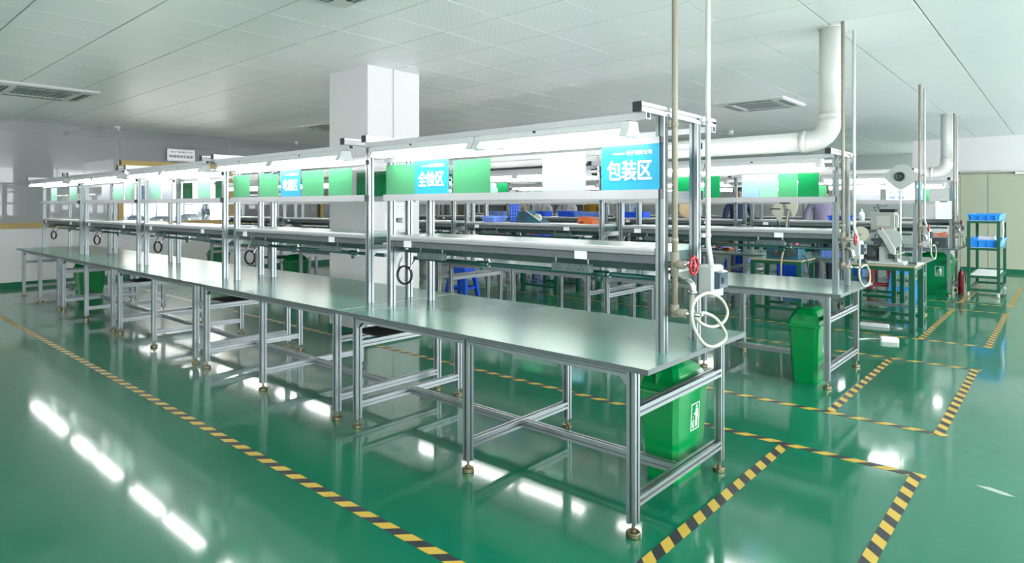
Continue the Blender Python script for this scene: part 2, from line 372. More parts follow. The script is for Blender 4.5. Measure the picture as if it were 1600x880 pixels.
solo('door_frame', DOORM, lambda b: (b.box(-0.56, -0.52, Y1 - 0.01, Y1 + 0.1, 0, 2.31), b.box(1.48, 1.52, Y1 - 0.01, Y1 + 0.1, 0, 2.31), b.box(-0.56, 1.52, Y1 - 0.01, Y1 + 0.1, 2.28, 2.31)), d)
solo('kick_strip', SKIRT, lambda b: b.box(-0.515, 1.475, Y1 + 0.03, Y1 + 0.055, 0.0, 0.09), d)
solo('track_rail', STEEL, lambda b: b.box(-0.5, 1.5, Y1 - 0.035, Y1 - 0.012, 2.30, 2.335), d)
solo('door_closer', STEEL, lambda b: b.box(0.5, 0.72, Y1 - 0.06, Y1 - 0.012, 2.235, 2.29), d)
struct(solo('wall_front', WHITE, lambda b: [b.box(-13.35, X1, Y0_ - 0.12, Y0_, 0, 1.0), b.box(-13.35, X1, Y0_ - 0.12, Y0_, 2.6, CEIL)] + [b.box(-13.35 + 4.8 * i, -9.75 + 4.8 * i, Y0_ - 0.12, Y0_, 1.0, 2.6) for i in range(4)]))  # unseen wall; its window openings are added to bring light to the left ceiling
# glazed facade on the aisle side, beyond the frame
for yy in range(-6, 17, 2): struct(solo('window_post', WHITE, lambda b: b.box(X1, X1 + 0.08, yy, yy + 0.08, 0, CEIL)))
struct(solo('wall_right', WHITE, lambda b: b.box(X1, X1 + 0.12, Y0_, 16, 0, 0.5)))
# pillar
px0, px1, py0, py1 = -5.33, -4.56, 1.725, 2.48
pil = struct(solo('pillar', PILLARM, lambda b: b.box(px0, px1, py0, py1, 0, CEIL)))
solo('baseboard_pillar', SKIRT, lambda b: b.box(px0 - 0.012, px1 + 0.012, py0 - 0.012, py1 + 0.012, 0, 0.1), pil)
solo('cable_trunking', PILLARM, lambda b: b.box(px1, px1 + 0.02, py0 + 0.355, py0 + 0.385, 0.1, CEIL), pil)

# ------------------------------------------------------------------ hazard tape on the floor
def tape_x(y, xa, xb, label): tag(solo('hazard_tape', TAPEX, lambda b: b.box(0, xb - xa, -0.03, 0.03, 0, 0.0015), None, (xa, y, 0)), label, 'floor tape', 'hazard tape on the floor')
def tape_y(x, ya, yb, label): tag(solo('hazard_tape', TAPEY, lambda b: b.box(-0.03, 0.03, 0, yb - ya, 0, 0.0015), None, (x, ya, 0.0015)), label, 'floor tape', 'hazard tape on the floor')
tape_x(-0.69, -12.9, 0.78, 'long yellow and black hazard tape on the floor in front of the front row')
tape_x(1.63, -12.9, 0.78, 'long yellow and black hazard tape just behind the front row of benches')
tape_x(2.48, -12.9, 0.78, 'long hazard tape on the floor in front of the second row of benches')
tape_x(4.68, -12.9, 0.78, 'long hazard tape on the floor behind the second row of benches')
tape_x(5.92, -12.9, 0.78, 'long hazard tape on the floor in front of the third row of benches')
tape_x(8.70, -12.9, 0.78, 'long hazard tape on the floor behind the third row of benches')
tape_x(9.55, -12.9, 0.78, 'long hazard tape on the floor in front of the fourth row by the cart')
tape_y(0.03, -0.66, 1.60, 'short hazard tape across the aisle end of the front row, beside its bench legs')
tape_y(0.735, -0.66, 1.66, 'outer hazard tape of the walkway box at the end of the front row')
tape_y(0.06, 2.51, 4.65, 'short hazard tape beside the aisle end legs of the second row')
tape_y(0.735, 2.45, 4.71, 'outer hazard tape of the walkway box at the end of the second row')
tape_y(0.12, 5.95, 8.67, 'short hazard tape beside the green machine table at the third row')
tape_y(0.735, 5.89, 8.73, 'outer hazard tape of the walkway box at the end of the third row')
tape_y(0.12, 9.58, 12.6, 'short hazard tape beside the green bin at the fourth row')
tape_y(0.735, 9.52, 12.6, 'outer hazard tape beyond the wheeled green cart')
tag(solo('floor_chip', mat('bare_concrete_chip', (0.36, 0.42, 0.38), 0.8, 0, 0.2, 20), lambda b: b.prism([(0, 0), (0.05, -0.025), (0.12, -0.05), (0.17, -0.04), (0.13, -0.01), (0.06, 0.015)], 'z', 0, 0.0008), None, (1.0, 1.70, 0)), 'pale bare patch chipped out of the green floor coating', 'floor chip')

# ------------------------------------------------------------------ workbenches
RN = ['front row', 'second row', 'third row', 'fourth row']
ORD = ['first', 'second', 'third', 'fourth', 'fifth']
ROWY = [0.0, 3.12, 6.92, 10.32]
L = 2.4; WD = 0.952; PX = (-0.129, -2.271); PYF, PYR = 0.284, 0.655
def gusset(b, sx, sz):   # small triangular corner bracket in the xz plane
    b.prism([(0, 0), (0.04 * sx, 0), (0.04 * sx, 0.006 * sz), (0.006 * sx, 0.04 * sz), (0, 0.04 * sz)], 'y', -0.014, 0.014)
def workbench(x, y, label):
    t = thing('workbench', label, 'workbench', (x, y, 0), 0, 'aluminium workbenches in rows')
    top = part('table_top', 'a', TOP, lambda b: b.box(-L + 0.0015, -0.0015, -0.078, WD + 0.078, 0.7765, 0.80), t)
    part('edge_band', 'a', EDGE, lambda b: (b.box(-L + 0.0015, -0.0015, -0.082, -0.078, 0.776, 0.8004), b.box(-L + 0.0015, -0.0015, WD + 0.078, WD + 0.082, 0.776, 0.8004), b.box(-0.0015, 0.0, -0.082, WD + 0.082, 0.776, 0.8004)), top)
    part('seam_strip', 'a', ALUW, lambda b: b.box(-L + 0.0015, -L + 0.006, -0.078, WD + 0.078, 0.80, 0.8006), top)
    for lx in (-0.123, -1.2, -2.277):
        for ly in (0, WD):
            g = part('leg', 'a', ALU, lambda b: b.slot('z', 0.062, 0.776, 0, 0), t, (lx, ly, 0))
            part('levelling_foot', 'a', BRASS, lambda b: b.lathe([(0.03, 0), (0.034, 0.003), (0.034, 0.02), (0.030, 0.024), (0.012, 0.026), (0.012, 0.036), (0.007, 0.037), (0.007, 0.063)], (0, 0, 0), 'z', 16, False), g)
    for a, c in ((-1.2 + 0.0225, -0.123 - 0.0225), (-2.277 + 0.0225, -1.2 - 0.0225)):
        for ly in (0, WD):
            part('apron_rail', (round(a, 3),), ALU, lambda b: b.slot('x', a, c, 0, 0.7535), t, (0, ly, 0))
        part('bottom_stretcher', (round(a, 3),), ALU, lambda b: b.slot('x', a, c, 0, 0.16), t, (0, WD / 2, 0))
    for lx in (-0.123, -1.2, -2.277): part('cross_rail', 'low', ALU, lambda b: b.slot('y', 0.0225, WD - 0.0225, 0, 0.16), t, (lx, 0, 0))
    for lx in (-0.123, -2.277): part('cross_rail', 'mid', ALU, lambda b: b.slot('y', 0.0225, WD - 0.0225, 0, 0.572), t, (lx, 0, 0))
    for lx, sx in ((-0.1455, -1), (-2.2545, 1)): part('corner_bracket', sx, ALU, lambda b: gusset(b, sx, -1), t, (lx, 0, 0.731))
    # upper frame
    for ux in PX:
        for uy in (PYF, PYR): part('upright', 'a', ALU, lambda b: b.slot('z', 0.80, 1.96, 0, 0), t, (ux, uy, 0))
        cb = part('cross_beam', 'a', ALUW, lambda b: b.slot('y', 0.05, 0.87, 0, 1.9825), t, (ux, 0, 0))
        part('end_cap', 'xf', CAPB, lambda b: b.box(-0.0235, 0.0235, 0.044, 0.05, 1.959, 2.006), cb); part('end_cap', 'xr', CAPB, lambda b: b.box(-0.0235, 0.0235, 0.87, 0.874, 1.959, 2.006), cb)
        br = part('shelf_bracket', 'a', ALU, lambda b: b.slot('y', PYF + 0.0225, PYR - 0.0225, 0, 1.205), t, (ux, 0, 0))
        part('bracket_gusset', 'a', ALU, lambda b: b.prism([(PYF + 0.0225, 1.1825), (PYF + 0.065, 1.1825), (PYF + 0.0225, 1.14)], 'x', -0.014, 0.014), br)
    for ly in (0.10, 0.83): part('lamp_rail', 'a', ALUW, lambda b: b.prism([(-0.02, 1.959), (-0.02, 1.927), (0.02, 1.927), (0.02, 1.959), (0.016, 1.959), (0.016, 1.931), (-0.016, 1.931), (-0.016, 1.959)], 'x', -2.30, -0.10), t, (0, ly, 0))
    for ly, dep, z0, z1, key in ((PYF - 0.0225 - 0.022, 0.022, 1.827, 1.858, 'top'), (PYF - 0.0225 - 0.032, 0.032, 1.555, 1.600, 'mid'), (PYR + 0.0225, 0.022, 1.827, 1.858, 'top'), (PYR + 0.0225, 0.032, 1.555, 1.600, 'mid')):
        r = part('panel_rail', (key, dep), ALUW, lambda b: (b.box(-2.295, -0.118, 0, dep, z0, z1 - 0.012), b.box(-2.295, -0.118, 0, dep * 0.35, z1 - 0.012, z1), b.box(-2.295, -0.118, dep * 0.65, dep, z1 - 0.012, z1)), t, (0, ly, 0))
        part('end_cap', (key, dep), CAPB, lambda b: b.box(-0.118, -0.108, -0.001, dep + 0.001, z0 - 0.001, z1 + 0.001), r)
    sh = part('shelf', 'a', SHELFTOP, lambda b: b.box(-2.246, -0.154, 0.272, 0.70, 1.285, 1.31), t)
    part('shelf_lip', 'a', ALUW, lambda b: b.prism([(0.268, 1.27), (0.272, 1.27), (0.272, 1.312), (0.266, 1.312), (0.258, 1.306), (0.256, 1.296), (0.258, 1.276)], 'x', -2.246, -0.154), sh)
    part('felt_strip', 'a', FABRIC, lambda b: b.box(-2.246, -0.154, 0.262, 0.272, 1.232, 1.27), sh)
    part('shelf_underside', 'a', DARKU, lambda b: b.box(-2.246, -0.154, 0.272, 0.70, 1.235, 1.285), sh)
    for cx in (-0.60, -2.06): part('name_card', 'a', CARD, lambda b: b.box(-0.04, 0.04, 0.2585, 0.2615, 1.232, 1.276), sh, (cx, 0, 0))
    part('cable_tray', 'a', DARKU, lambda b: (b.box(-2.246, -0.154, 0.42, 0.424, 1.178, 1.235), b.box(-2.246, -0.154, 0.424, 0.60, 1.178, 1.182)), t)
    part('back_beam', 'a', ALU, lambda b: b.slot('x', -2.248, -0.152, PYR, 1.265), t)
    return t

def lamp(x, y, xa, xb, label):
    t = thing('fluorescent_lamp', label, 'lamp', (x, y, 1.85), 0, 'twin tube lamps over the workbenches')
    n = round(xb - xa, 3)
    P = dict(loc=(xa, 0, -1.85))
    part('housing', n, HOOD, lambda b: b.prism([(0.085, 1.927), (0.083, 1.900), (0.075, 1.890), (0.077, 1.885), (0.10, 1.888), (0.14, 1.888), (0.163, 1.885), (0.165, 1.890), (0.157, 1.900), (0.155, 1.927)], 'x', 0.03, n - 0.03), t, **P)
    for yy in (0.084, 0.156): part('tube', n, TUBEM, lambda b: b.cyl((0.05, 0, 0), 0.0125, n - 0.1, 'x', 10), t, (xa, yy, 1.867 - 1.85))
    for e, sx in ((0, 1), (n, -1)):
        part('end_bell', sx, HOOD, lambda b: b.loft([[(s, a, z) for a, z in ((0.05, 1.852), (0.19, 1.852), (0.165, 1.89), (0.158, 1.925), (0.082, 1.925), (0.075, 1.89))] for s in (0.0, 0.045 * sx)]), t, (xa + e, 0, -1.85))
    part('maker_plate', n, CAPB, lambda b: b.box(n * 0.42, n * 0.42 + 0.02, 0.0837, 0.085, 1.910, 1.923), t, **P)
    return t

def power_strip(x, y, z, label):
    t = thing('power_strip', label, 'power strip', (x, y, z), 0, 'power strips under the shelves')
    part('body', 'a', mat_dark_strip, lambda b: b.bbox(-0.13, 0.13, -0.02, 0.02, -0.045, 0.0, 0.004), t)
    for i in (-1, 0, 1):
        s = part('socket', 'a', mat_dark_strip, lambda b: b.box(-0.034, 0.034, -0.023, -0.02, -0.040, -0.005), t, (i * 0.078, 0, 0))
        part('socket_slot', 'a', BLACK, lambda b: (b.box(-0.004, 0.004, -0.0245, -0.023, -0.016, -0.009), b.box(-0.016, -0.010, -0.0245, -0.023, -0.033, -0.025), b.box(0.010, 0.016, -0.0245, -0.023, -0.033, -0.025)), s)
    part('hanger', 'a', STEEL, lambda b: (b.box(-0.115, -0.105, -0.002, 0.002, 0, 0.03), b.box(0.105, 0.115, -0.002, 0.002, 0, 0.03)), t)
mat_dark_strip = mat('grey_green_strip_plastic', (0.11, 0.15, 0.145), 0.45)

def air_pipe(x, y, label):
    t = thing('air_pipe', label, 'air pipe', (x, y, 1.135), 0, 'compressed air pipes under the shelves')
    part('pipe', 'a', PIPEG, lambda b: b.cyl((-2.25, 0.48, 0), 0.014, 2.05, 'x', 10), t)
    for jx in (-0.62, -1.55): 
        part('tee_joint', 'a', PIPEG, lambda b: (b.cyl((-0.045, 0.48, 0), 0.020, 0.09, 'x', 10), b.cyl((-0.012, 0.48, -0.045), 0.012, 0.04, 'z', 8)), t, (jx, 0, 0))
        part('clamp', 'a', STEEL, lambda b: (b.cyl((0.05, 0.48, 0), 0.0185, 0.018, 'x', 10), b.box(0.055, 0.062, 0.477, 0.483, 0.0, 0.10)), t, (jx, 0, 0))
    for jx in (-0.35, -2.1): part('hanger_rod', 'a', STEEL, lambda b: b.cyl((0, 0.48, 0), 0.004, 0.10, 'z', 6), t, (jx, 0, 0))
    return t
def hose_coil(x, y, label):
    t = thing('air_hose_coil', label, 'hose', (x, y, 1.02), 0.35, 'coiled air hoses')
    pts = []
    for k in range(26):
        a = 2 * PI * k / 12 + 0.9; pts.append((0.058 * math.cos(a), -0.012 + 0.001 * k, -0.01 + 0.066 * math.sin(a)))
    part('coil', 'a', BLACK, lambda b: b.tube(pts, 0.0065, 6, True, 3), t)
    part('coupler', 'a', STEEL, lambda b: (b.tube([(-0.05, 0, 0.03), (-0.055, 0.02, 0.07), (-0.05, 0.05, 0.115)], 0.007, 6), b.tube([(0.05, 0, 0.03), (0.06, 0.02, 0.08), (0.06, 0.06, 0.115)], 0.007, 6)), t)

BENCH_NOTE = {(0, 0): 'with a blue packing sign and a green bin beneath', (0, 1): 'under the electrical test sign'}
LABB = {}
for r, ry in enumerate(ROWY):
    for k in range(5):
        nm = '%s %s bench from the aisle' % (ORD[k], RN[r].replace(' row', '-row'))
        workbench(-L * k, ry, 'aluminium workbench with green-grey top, ' + nm)
        for h, (xa, xb) in enumerate(((-1.225, -0.19), (-2.25, -1.235))):
            lamp(-L * k, ry, xa, xb, 'lit white lamp over the %s half of %s' % (('aisle', 'wall')[h], nm))
        air_pipe(-L * k, ry, 'dark green air pipe under the shelf of ' + nm)
        for h, sx in enumerate((-0.69, -1.86)):
            power_strip(-L * k + sx, ry + 0.305, 1.202, 'grey power strip at the %s end of %s' % (('aisle', 'wall')[h], nm))
        if r < 2: hose_coil(-L * k - 2.29, ry + 0.42, 'black air hose coil hanging at the wall end of ' + nm)
# ribbed mats bridging neighbouring end rails under the front row
for k in range(3):
    xs = -2.277 - L * k
    tag(solo('ribbed_mat', MATB, lambda b: [b.box(-0.30 , 0.025, 0.012 * i, 0.012 * i + 0.010, 0, 0.010 + 0.003 * (i % 2)) for i in range(52)], None, (xs, 0.17, 0.595)), 'black ribbed mat laid on the rails between the %s and %s front benches' % (ORD[k], ORD[k + 1]), 'mat', 'ribbed mats under the front row')

# ------------------------------------------------------------------ panels and signs in the rail frames
def panel(r, xa, xb, m, label, rear=False, zt=1.81, tilt=0.0):
    yy = ROWY[r] + ((PYR + 0.0335) if rear else (PYF - 0.0335))
    o = solo('acrylic_panel', m, lambda b: b.bbox(-(xb - xa) / 2, (xb - xa) / 2, -0.0015, 0.0015, 0, zt - 1.5905, 0.001), None, ((xa + xb) / 2, yy, 1.5905))
    tag(o, label, 'panel', 'acrylic panels in the bench frames'); return o
def sign(r, xa, xb, body, label, zt=1.84):
    yy = ROWY[r] + PYF - 0.0395
    t = thing('area_sign', label, 'sign', ((xa + xb) / 2, yy, 1.5905), 0, 'blue area signs')
    w = xb - xa; h = zt - 1.5905
    solo('board', SIGNB, lambda b: b.box(-w / 2, w / 2, -0.002, 0.002, 0, h), t)
    s = w / 3.05
    if not body: solo('heading_bar', TXTW, lambda b: b.box(-w * 0.36, w * 0.36, -0.003, -0.002, h * 0.30, h * 0.50), t); return t
    lettering(body, s, TXTW, t, (0, -0.0032, h * 0.40), FRONT, s * 0.018, 0.80)
    lettering('电子有限公司', w * 0.075, TXTW, t, (w * 0.17, -0.0032, h * 0.78), FRONT, w * 0.001)
    solo('heading_bar', TXTW, lambda b: b.box(-w * 0.28, -w * 0.08, -0.003, -0.002, h * 0.765, h * 0.795), t)
    return t
sign(0, -0.455, -0.122, '包装区', 'cyan sign reading 包装区 on the aisle end bench of the front row')
panel(0, -0.855, -0.560, SHC, 'frosted clear panel beside the cyan packing sign')
panel(0, -1.590, -1.260, SHG, 'green panel between the frosted clear panel and the cyan inspection sign')
sign(0, -1.960, -1.630, '全检区', 'cyan sign reading 全检区 on the first bench of the front row')
panel(0, -2.285, -1.965, SHG, 'green panel on the wall side of the cyan inspection sign')
panel(0, -3.026, -2.706, SHG, 'green panel at the aisle end of the second front bench')
panel(0, -3.419, -3.095, SHG, 'green panel beside the cyan electrical test sign, on its aisle side')
sign(0, -3.76, -3.44, '电测区', 'cyan sign reading 电测区 on the second bench of the front row')
panel(0, -3.915, -3.815, SHG, 'narrow green panel beside the cyan electrical test sign, on its wall side', zt=1.80)
panel(0, -4.155, -3.918, SHG, 'green panel second from the wall end of the second front bench')
panel(0, -4.675, -4.345, SHG, 'green panel at the wall end of the second front bench')
panel(0, -5.50, -5.19, SHP, 'pale green panel at the aisle end of the third front bench')
panel(0, -6.487, -6.19, SHC, 'frosted clear panel on the third front bench')
panel(0, -6.865, -6.51, SHP, 'pale green panel on the third front bench beside its frosted panel')
panel(0, -7.735, -7.37, SHP, 'pale green panel at the aisle end of the fourth front bench')
panel(0, -8.18, -7.79, SHP, 'pale green panel in the middle of the fourth front bench')
panel(0, -8.66, -8.315, SHC, 'frosted clear panel on the fourth front bench')
panel(0, -10.21, -9.81, SHP, 'pale green panel at the aisle end of the fifth front bench')
panel(0, -11.285, -10.94, SHP, 'pale green panel at the wall end of the fifth front bench')
panel(0, -3.28, -2.72, SHD, 'green panel darkened as unlit at the rear of the second front bench', True)
panel(0, -2.285, -2.10, SHD, 'narrow green panel darkened as unlit at the rear of the first front bench', True)
panel(0, -7.03, -6.73, SHD, 'green panel darkened as unlit at the rear of the third front bench, wall end', True)
panel(0, -6.09, -5.75, SHD, 'green panel darkened as unlit at the rear of the third front bench, middle', True)
panel(0, -8.48, -8.16, SHB, 'blue printed panel at the rear of the fourth front bench', True)
# second row
panel(1, -0.60, -0.437, SHG, 'green panel near the aisle end of the second row')
panel(1, -0.77, -0.605, SHP, 'pale green panel beside the faded blue sheet in the second row')
panel(1, -0.935, -0.775, SHB, 'faded blue sheet in the first bench frame of the second row')
panel(1, -0.43, -0.255, SHD, 'deep green panel at the aisle end of the second row')
panel(1, -1.31, -1.147, SHD, 'deep green panel on the first bench of the second row, beside its faded blue sheet')
panel(1, -1.62, -1.45, SHD, 'deep green panel in the middle of the first bench of the second row')
panel(1, -4.08, -3.91, SHD, 'deep green panel on the second bench of the second row')
panel(1, -4.30, -4.10, SHP, 'pale green panel on the second bench of the second row')
panel(1, -3.3, -3.0, SHP, 'pale green panel near the aisle end of the second bench of the second row')
panel(1, -5.5, -5.2, SHG, 'green panel on the third bench of the second row, aisle end')
panel(1, -6.3, -6.0, SHG, 'green panel on the third bench of the second row, wall end')
panel(1, -7.9, -7.5, SHG, 'green panel on the fourth bench of the second row')
# third and fourth rows
t = thing('diagram_sheet', 'white sheet with pale blue diagrams at the aisle end of the third row', 'poster', (-0.29, 6.92 + PYF - 0.0395, 1.5905))
solo('sheet', PAPER, lambda b: b.box(-0.165, 0.165, -0.002, 0.002, 0, 0.25), t)
for i, (a, c, z0, z1) in enumerate(((-0.13, -0.06, 0.02, 0.06), (-0.03, 0.04, 0.02, 0.06), (-0.13, -0.10, 0.09, 0.13), (-0.05, 0.03, 0.10, 0.13))): solo('diagram', SHB, lambda b: b.box(a, c, -0.003, -0.002, z0, z1), t)
panel(2, -0.87, -0.525, SHC, 'frosted clear panel on the aisle end bench of the third row')
panel(2, -1.65, -1.20, SHG, 'green panel on the first bench of the third row')
panel(2, -3.2, -2.8, SHG, 'green panel on the second bench of the third row')
panel(2, -6.9, -6.4, SHG, 'green panel on the third bench of the third row, wall end')
sign(2, -5.75, -5.40, '', 'cyan sign on the third bench of the third row')
panel(3, -0.56, -0.44, SHG, 'narrow green panel on the aisle end bench of the fourth row')
for r in (2, 3):
    t = thing('area_sign', 'cyan sign facing the aisle on the end posts of the %s' % RN[r], 'sign', (-0.095, ROWY[r] + 0.47, 1.60), 0, 'blue area signs')
    solo('board', SIGNB, lambda b: b.box(-0.002, 0.002, -0.16, 0.16, 0, 0.23), t)
    for k in range(3): solo('heading_bar', TXTW, lambda b: b.box(0.002, 0.003, -0.11 + 0.08 * k, -0.05 + 0.08 * k, 0.06, 0.13), t)
panel(3, -3.6, -3.1, SHC, 'frosted panel on the second bench of the fourth row')

# ------------------------------------------------------------------ air and power drops at the aisle end of each row
HOSEPTS = [(0.342, 1.005), (0.489, 0.96), (0.615, 0.875), (0.631, 0.83), (0.52, 0.812), (0.399, 0.842), (0.3, 0.928), (0.279, 1.0), (0.313, 1.059), (0.414, 1.084), (0.52, 1.076), (0.664, 1.027), (0.748, 0.954), (0.714, 0.903), (0.583, 0.894), (0.444, 0.94), (0.38, 1.01), (0.40, 1.085)]
HOSE2 = [(0.34, 1.0), (0.52, 1.0), (0.66, 0.93), (0.68, 0.84), (0.56, 0.812), (0.42, 0.85), (0.36, 0.93), (0.40, 1.04), (0.415, 1.09)]
for r, ry in enumerate(ROWY):
    t = thing('air_supply_pipe', 'beige air pipe with red wheel valve at the aisle end of the ' + RN[r], 'pipe', (-0.085, ry + 0.335, 0.97), 0, 'beige air supply pipes')
    part('pipe', 'a', BEIGE, lambda b: b.cyl((0, 0, 0.03), 0.0145, CEIL - 1.0, 'z', 12), t)
    for z in (0.38, 0.95): part('pipe_clip', 'a', BEIGE, lambda b: (b.cyl((0, 0, -0.012), 0.018, 0.024, 'z', 12), b.box(-0.03, -0.01, -0.03, 0.004, -0.012, 0.012)), t, (0, 0, z))
    v = part('valve_body', 'a', BEIGE, lambda b: (b.cyl((0, 0, 0.20), 0.021, 0.12, 'z', 12), b.cyl((0.0, 0, 0.26), 0.023, 0.055, 'x', 12)), t)
    part('valve_stem', 'a', STEEL, lambda b: b.lathe([(0.016, 0.05), (0.016, 0.062), (0.009, 0.066), (0.009, 0.095)], (0, 0, 0.26), 'x', 10), v)
    def wheel(b):
        ring = []
        for k in range(16):
            a = 2 * PI * k / 16; rr = 0.042 + 0.004 * math.cos(8 * a)
            ring.append((0, rr * math.cos(a), rr * math.sin(a)))
        b.tube(ring, 0.0075, 6, True, 2, closed=True)
        for k in range(4):
            a = PI * k / 2; b.tube([(0, 0, 0), (0, 0.042 * math.cos(a), 0.042 * math.sin(a))], 0.006, 6, False)
        b.cyl((-0.01, 0, 0), 0.014, 0.02, 'x', 10)
    part('hand_wheel', 'a', RED, wheel, t, (0.10, 0, 0.26))
    part('elbow', 'a', BEIGE, lambda b: (b.cyl((0, 0, 0.0), 0.021, 0.06, 'z', 12), b.cyl((0, 0, 0.022), 0.022, 0.06, 'x', 12)), t)
    part('hose_tail', 'a', STEEL, lambda b: (b.lathe([(0.017, 0.06), (0.017, 0.07), (0.008, 0.072), (0.008, 0.085), (0.011, 0.087), (0.011, 0.12), (0.007, 0.122), (0.007, 0.14)], (0, 0, 0.022), 'x', 10)), t)
    h = thing('air_hose', 'milky looped air hose hanging at the aisle end of the ' + RN[r], 'hose', (0.0, ry, 0.8), 0, 'milky air hoses')
    hp = HOSEPTS if r == 0 else HOSE2
    part('hose', r == 0, HOSE, lambda b: b.tube([(0.055, 0.335, 0.192)] + [(0.06 - 0.004 * i if i < 9 else 0.028 - 0.006 * (i - 9), y, z - 0.8) for i, (y, z) in enumerate(hp)], 0.0085, 8, True, 5), h)
    t = thing('power_conduit', 'white power conduit dropping from the ceiling at the aisle end of the ' + RN[r], 'conduit', (-0.085, ry + 0.72, 1.2), 0, 'white power conduits')
    part('conduit', 'a', PVC, lambda b: b.tube([(0, 0, CEIL - 1.2), (0, 0, 0.16), (0, 0, 0.12), (0.02, -0.03, 0.075), (0.035, -0.045, 0.03), (0.038, -0.05, 0.0)], 0.0135, 10, False), t)
    for z in (0.10, 0.72): part('conduit_clip', 'a', PVC, lambda b: (b.cyl((0, 0, -0.01), 0.0165, 0.02, 'z', 10), b.box(-0.03, -0.008, -0.045, 0.002, -0.01, 0.01)), t, (0, 0, z + 0.06))
    t = thing('breaker_box', 'grey breaker box with smoked cover on the rear post of the ' + RN[r], 'breaker box', (-0.1, ry + 0.62, 1.04), 0, 'breaker boxes at the bench ends')
    part('box_body', 'a', BOXG, lambda b: b.bbox(0, 0.085, 0, 0.145, 0, 0.165, 0.01), t)
    part('smoked_cover', 'a', BLUEGL, lambda b: b.loft([[(0.085, 0.02, 0.04), (0.085, 0.14, 0.04), (0.085, 0.14, 0.135), (0.085, 0.02, 0.135)], [(0.112, 0.026, 0.046), (0.112, 0.134, 0.046), (0.112, 0.134, 0.129), (0.112, 0.026, 0.129)]]), t)
    part('breaker_switch', 'a', CAPB, lambda b: b.box(0.112, 0.118, 0.06, 0.10, 0.07, 0.10), t)
    t = thing('pipe_elbow', 'galvanised pipe elbow feeding the hose at the aisle end of the ' + RN[r], 'pipe elbow', (-0.05, ry + 0.41, 1.06), 0, 'galvanised pipe elbows')
    part('elbow_body', 'a', STEEL, lambda b: b.tube([(-0.09, 0, 0.085), (-0.03, 0, 0.085), (0.005, 0, 0.08), (0.022, 0, 0.06), (0.025, 0, 0.03)], 0.017, 10, True, 3), t)
    part('elbow_collar', 'm', STEEL, lambda b: b.cyl((-0.075, 0, 0.085), 0.022, 0.02, 'x', 12), t); part('elbow_collar', 'n', STEEL, lambda b: b.cyl((0.025, 0, 0.02), 0.022, 0.016, 'z', 12), t)
    part('nipple', 'a', STEEL, lambda b: b.cyl((0.025, 0, 0.0), 0.009, 0.03, 'z', 8), t)

# ------------------------------------------------------------------ exhaust ducts
for r, (dx, dy, nm) in enumerate(((-0.225, 3.60, 'second row'), (-0.20, 10.72, 'fourth row'))):
    t = thing('exhaust_duct', 'thick white exhaust duct dropping from the ceiling and running along the ' + nm, 'duct', (dx, dy, 2.02), 0, 'white exhaust ducts')
    z = 0.09; R = 0.09
    part('riser', 'a', PVC, lambda b: b.cyl((0, 0, z + 0.19), R, CEIL - 2.02 - z - 0.19, 'z', 24), t)
    part('elbow', 'a', PVC, lambda b: b.tube([(0, 0, z + 0.20)] + [(-0.17 + 0.17 * math.cos(a), 0, z + 0.17 - 0.17 * math.sin(a)) for a in [PI / 2 * i / 8 for i in range(9)]] + [(-0.2, 0, z)], R + 0.004, 24, False), t)
    part('elbow_collar', 'u', PVC, lambda b: b.cyl((0, 0, z + 0.19), R + 0.01, 0.05, 'z', 24), t); part('elbow_collar', 's', PVC, lambda b: b.cyl((-0.24, 0, z), R + 0.01, 0.05, 'x', 24), t)
    part('run', 'a', PVC, lambda b: b.cyl((-11.6, 0, z), R, 11.4, 'x', 24), t)
    for i in range(5): part('joint_ring', 'a', PVC, lambda b: b.cyl((-0.03, 0, z), R + 0.006, 0.06, 'x', 24), t, (-2.4 - 2.2 * i, 0, 0))
    part('ceiling_flange', 'a', PVC, lambda b: b.cyl((0, 0, CEIL - 2.02 - 0.012), R + 0.012, 0.012, 'z', 24), t)

# ------------------------------------------------------------------ ceiling units
def cassette(x, y, s, label):
    t = thing('air_conditioner', label, 'air conditioner', (x, y, CEIL), 0, 'ceiling air conditioners')
    def fr(b):
        def q(a, z): return [(-a, -a, z), (a, -a, z), (a, a, z), (-a, a, z)]
        b.loft([q(s, 0), q(s, -0.02), q(s - 0.03, -0.035), q(s * 0.62, -0.035), q(s * 0.62, -0.02)])
    part('frame', s, HOOD, fr, t)
    part('intake_grille', s, GRILLE, lambda b: [b.box(-s * 0.52, s * 0.52, -s * 0.52 + i * s * 0.09, -s * 0.52 + i * s * 0.09 + s * 0.055, -0.036, -0.028) for i in range(12)], t)
    for k in range(4):
        o = part('outlet_slot', s, CAPB, lambda b: b.box(-s * 0.62, s * 0.62, s * 0.74, s * 0.88, -0.0375, -0.034), t, (0, 0, 0), (0, 0, k * PI / 2))
        part('louvre', s, GRILLE, lambda b: b.box(-s * 0.60, s * 0.60, s * 0.79, s * 0.84, -0.040, -0.037), o)
cassette(-9.35, -0.29, 0.56, 'white ceiling air conditioner close to the grey wall')
cassette(-2.23, 7.42, 0.52, 'white ceiling air conditioner beside the thick white duct')
cassette(-2.43, -0.16, 0.52, 'white ceiling air conditioner cut off by the top of the picture')
cassette(-9.65, 4.65, 0.52, 'white ceiling air conditioner partly hidden behind the pillar')
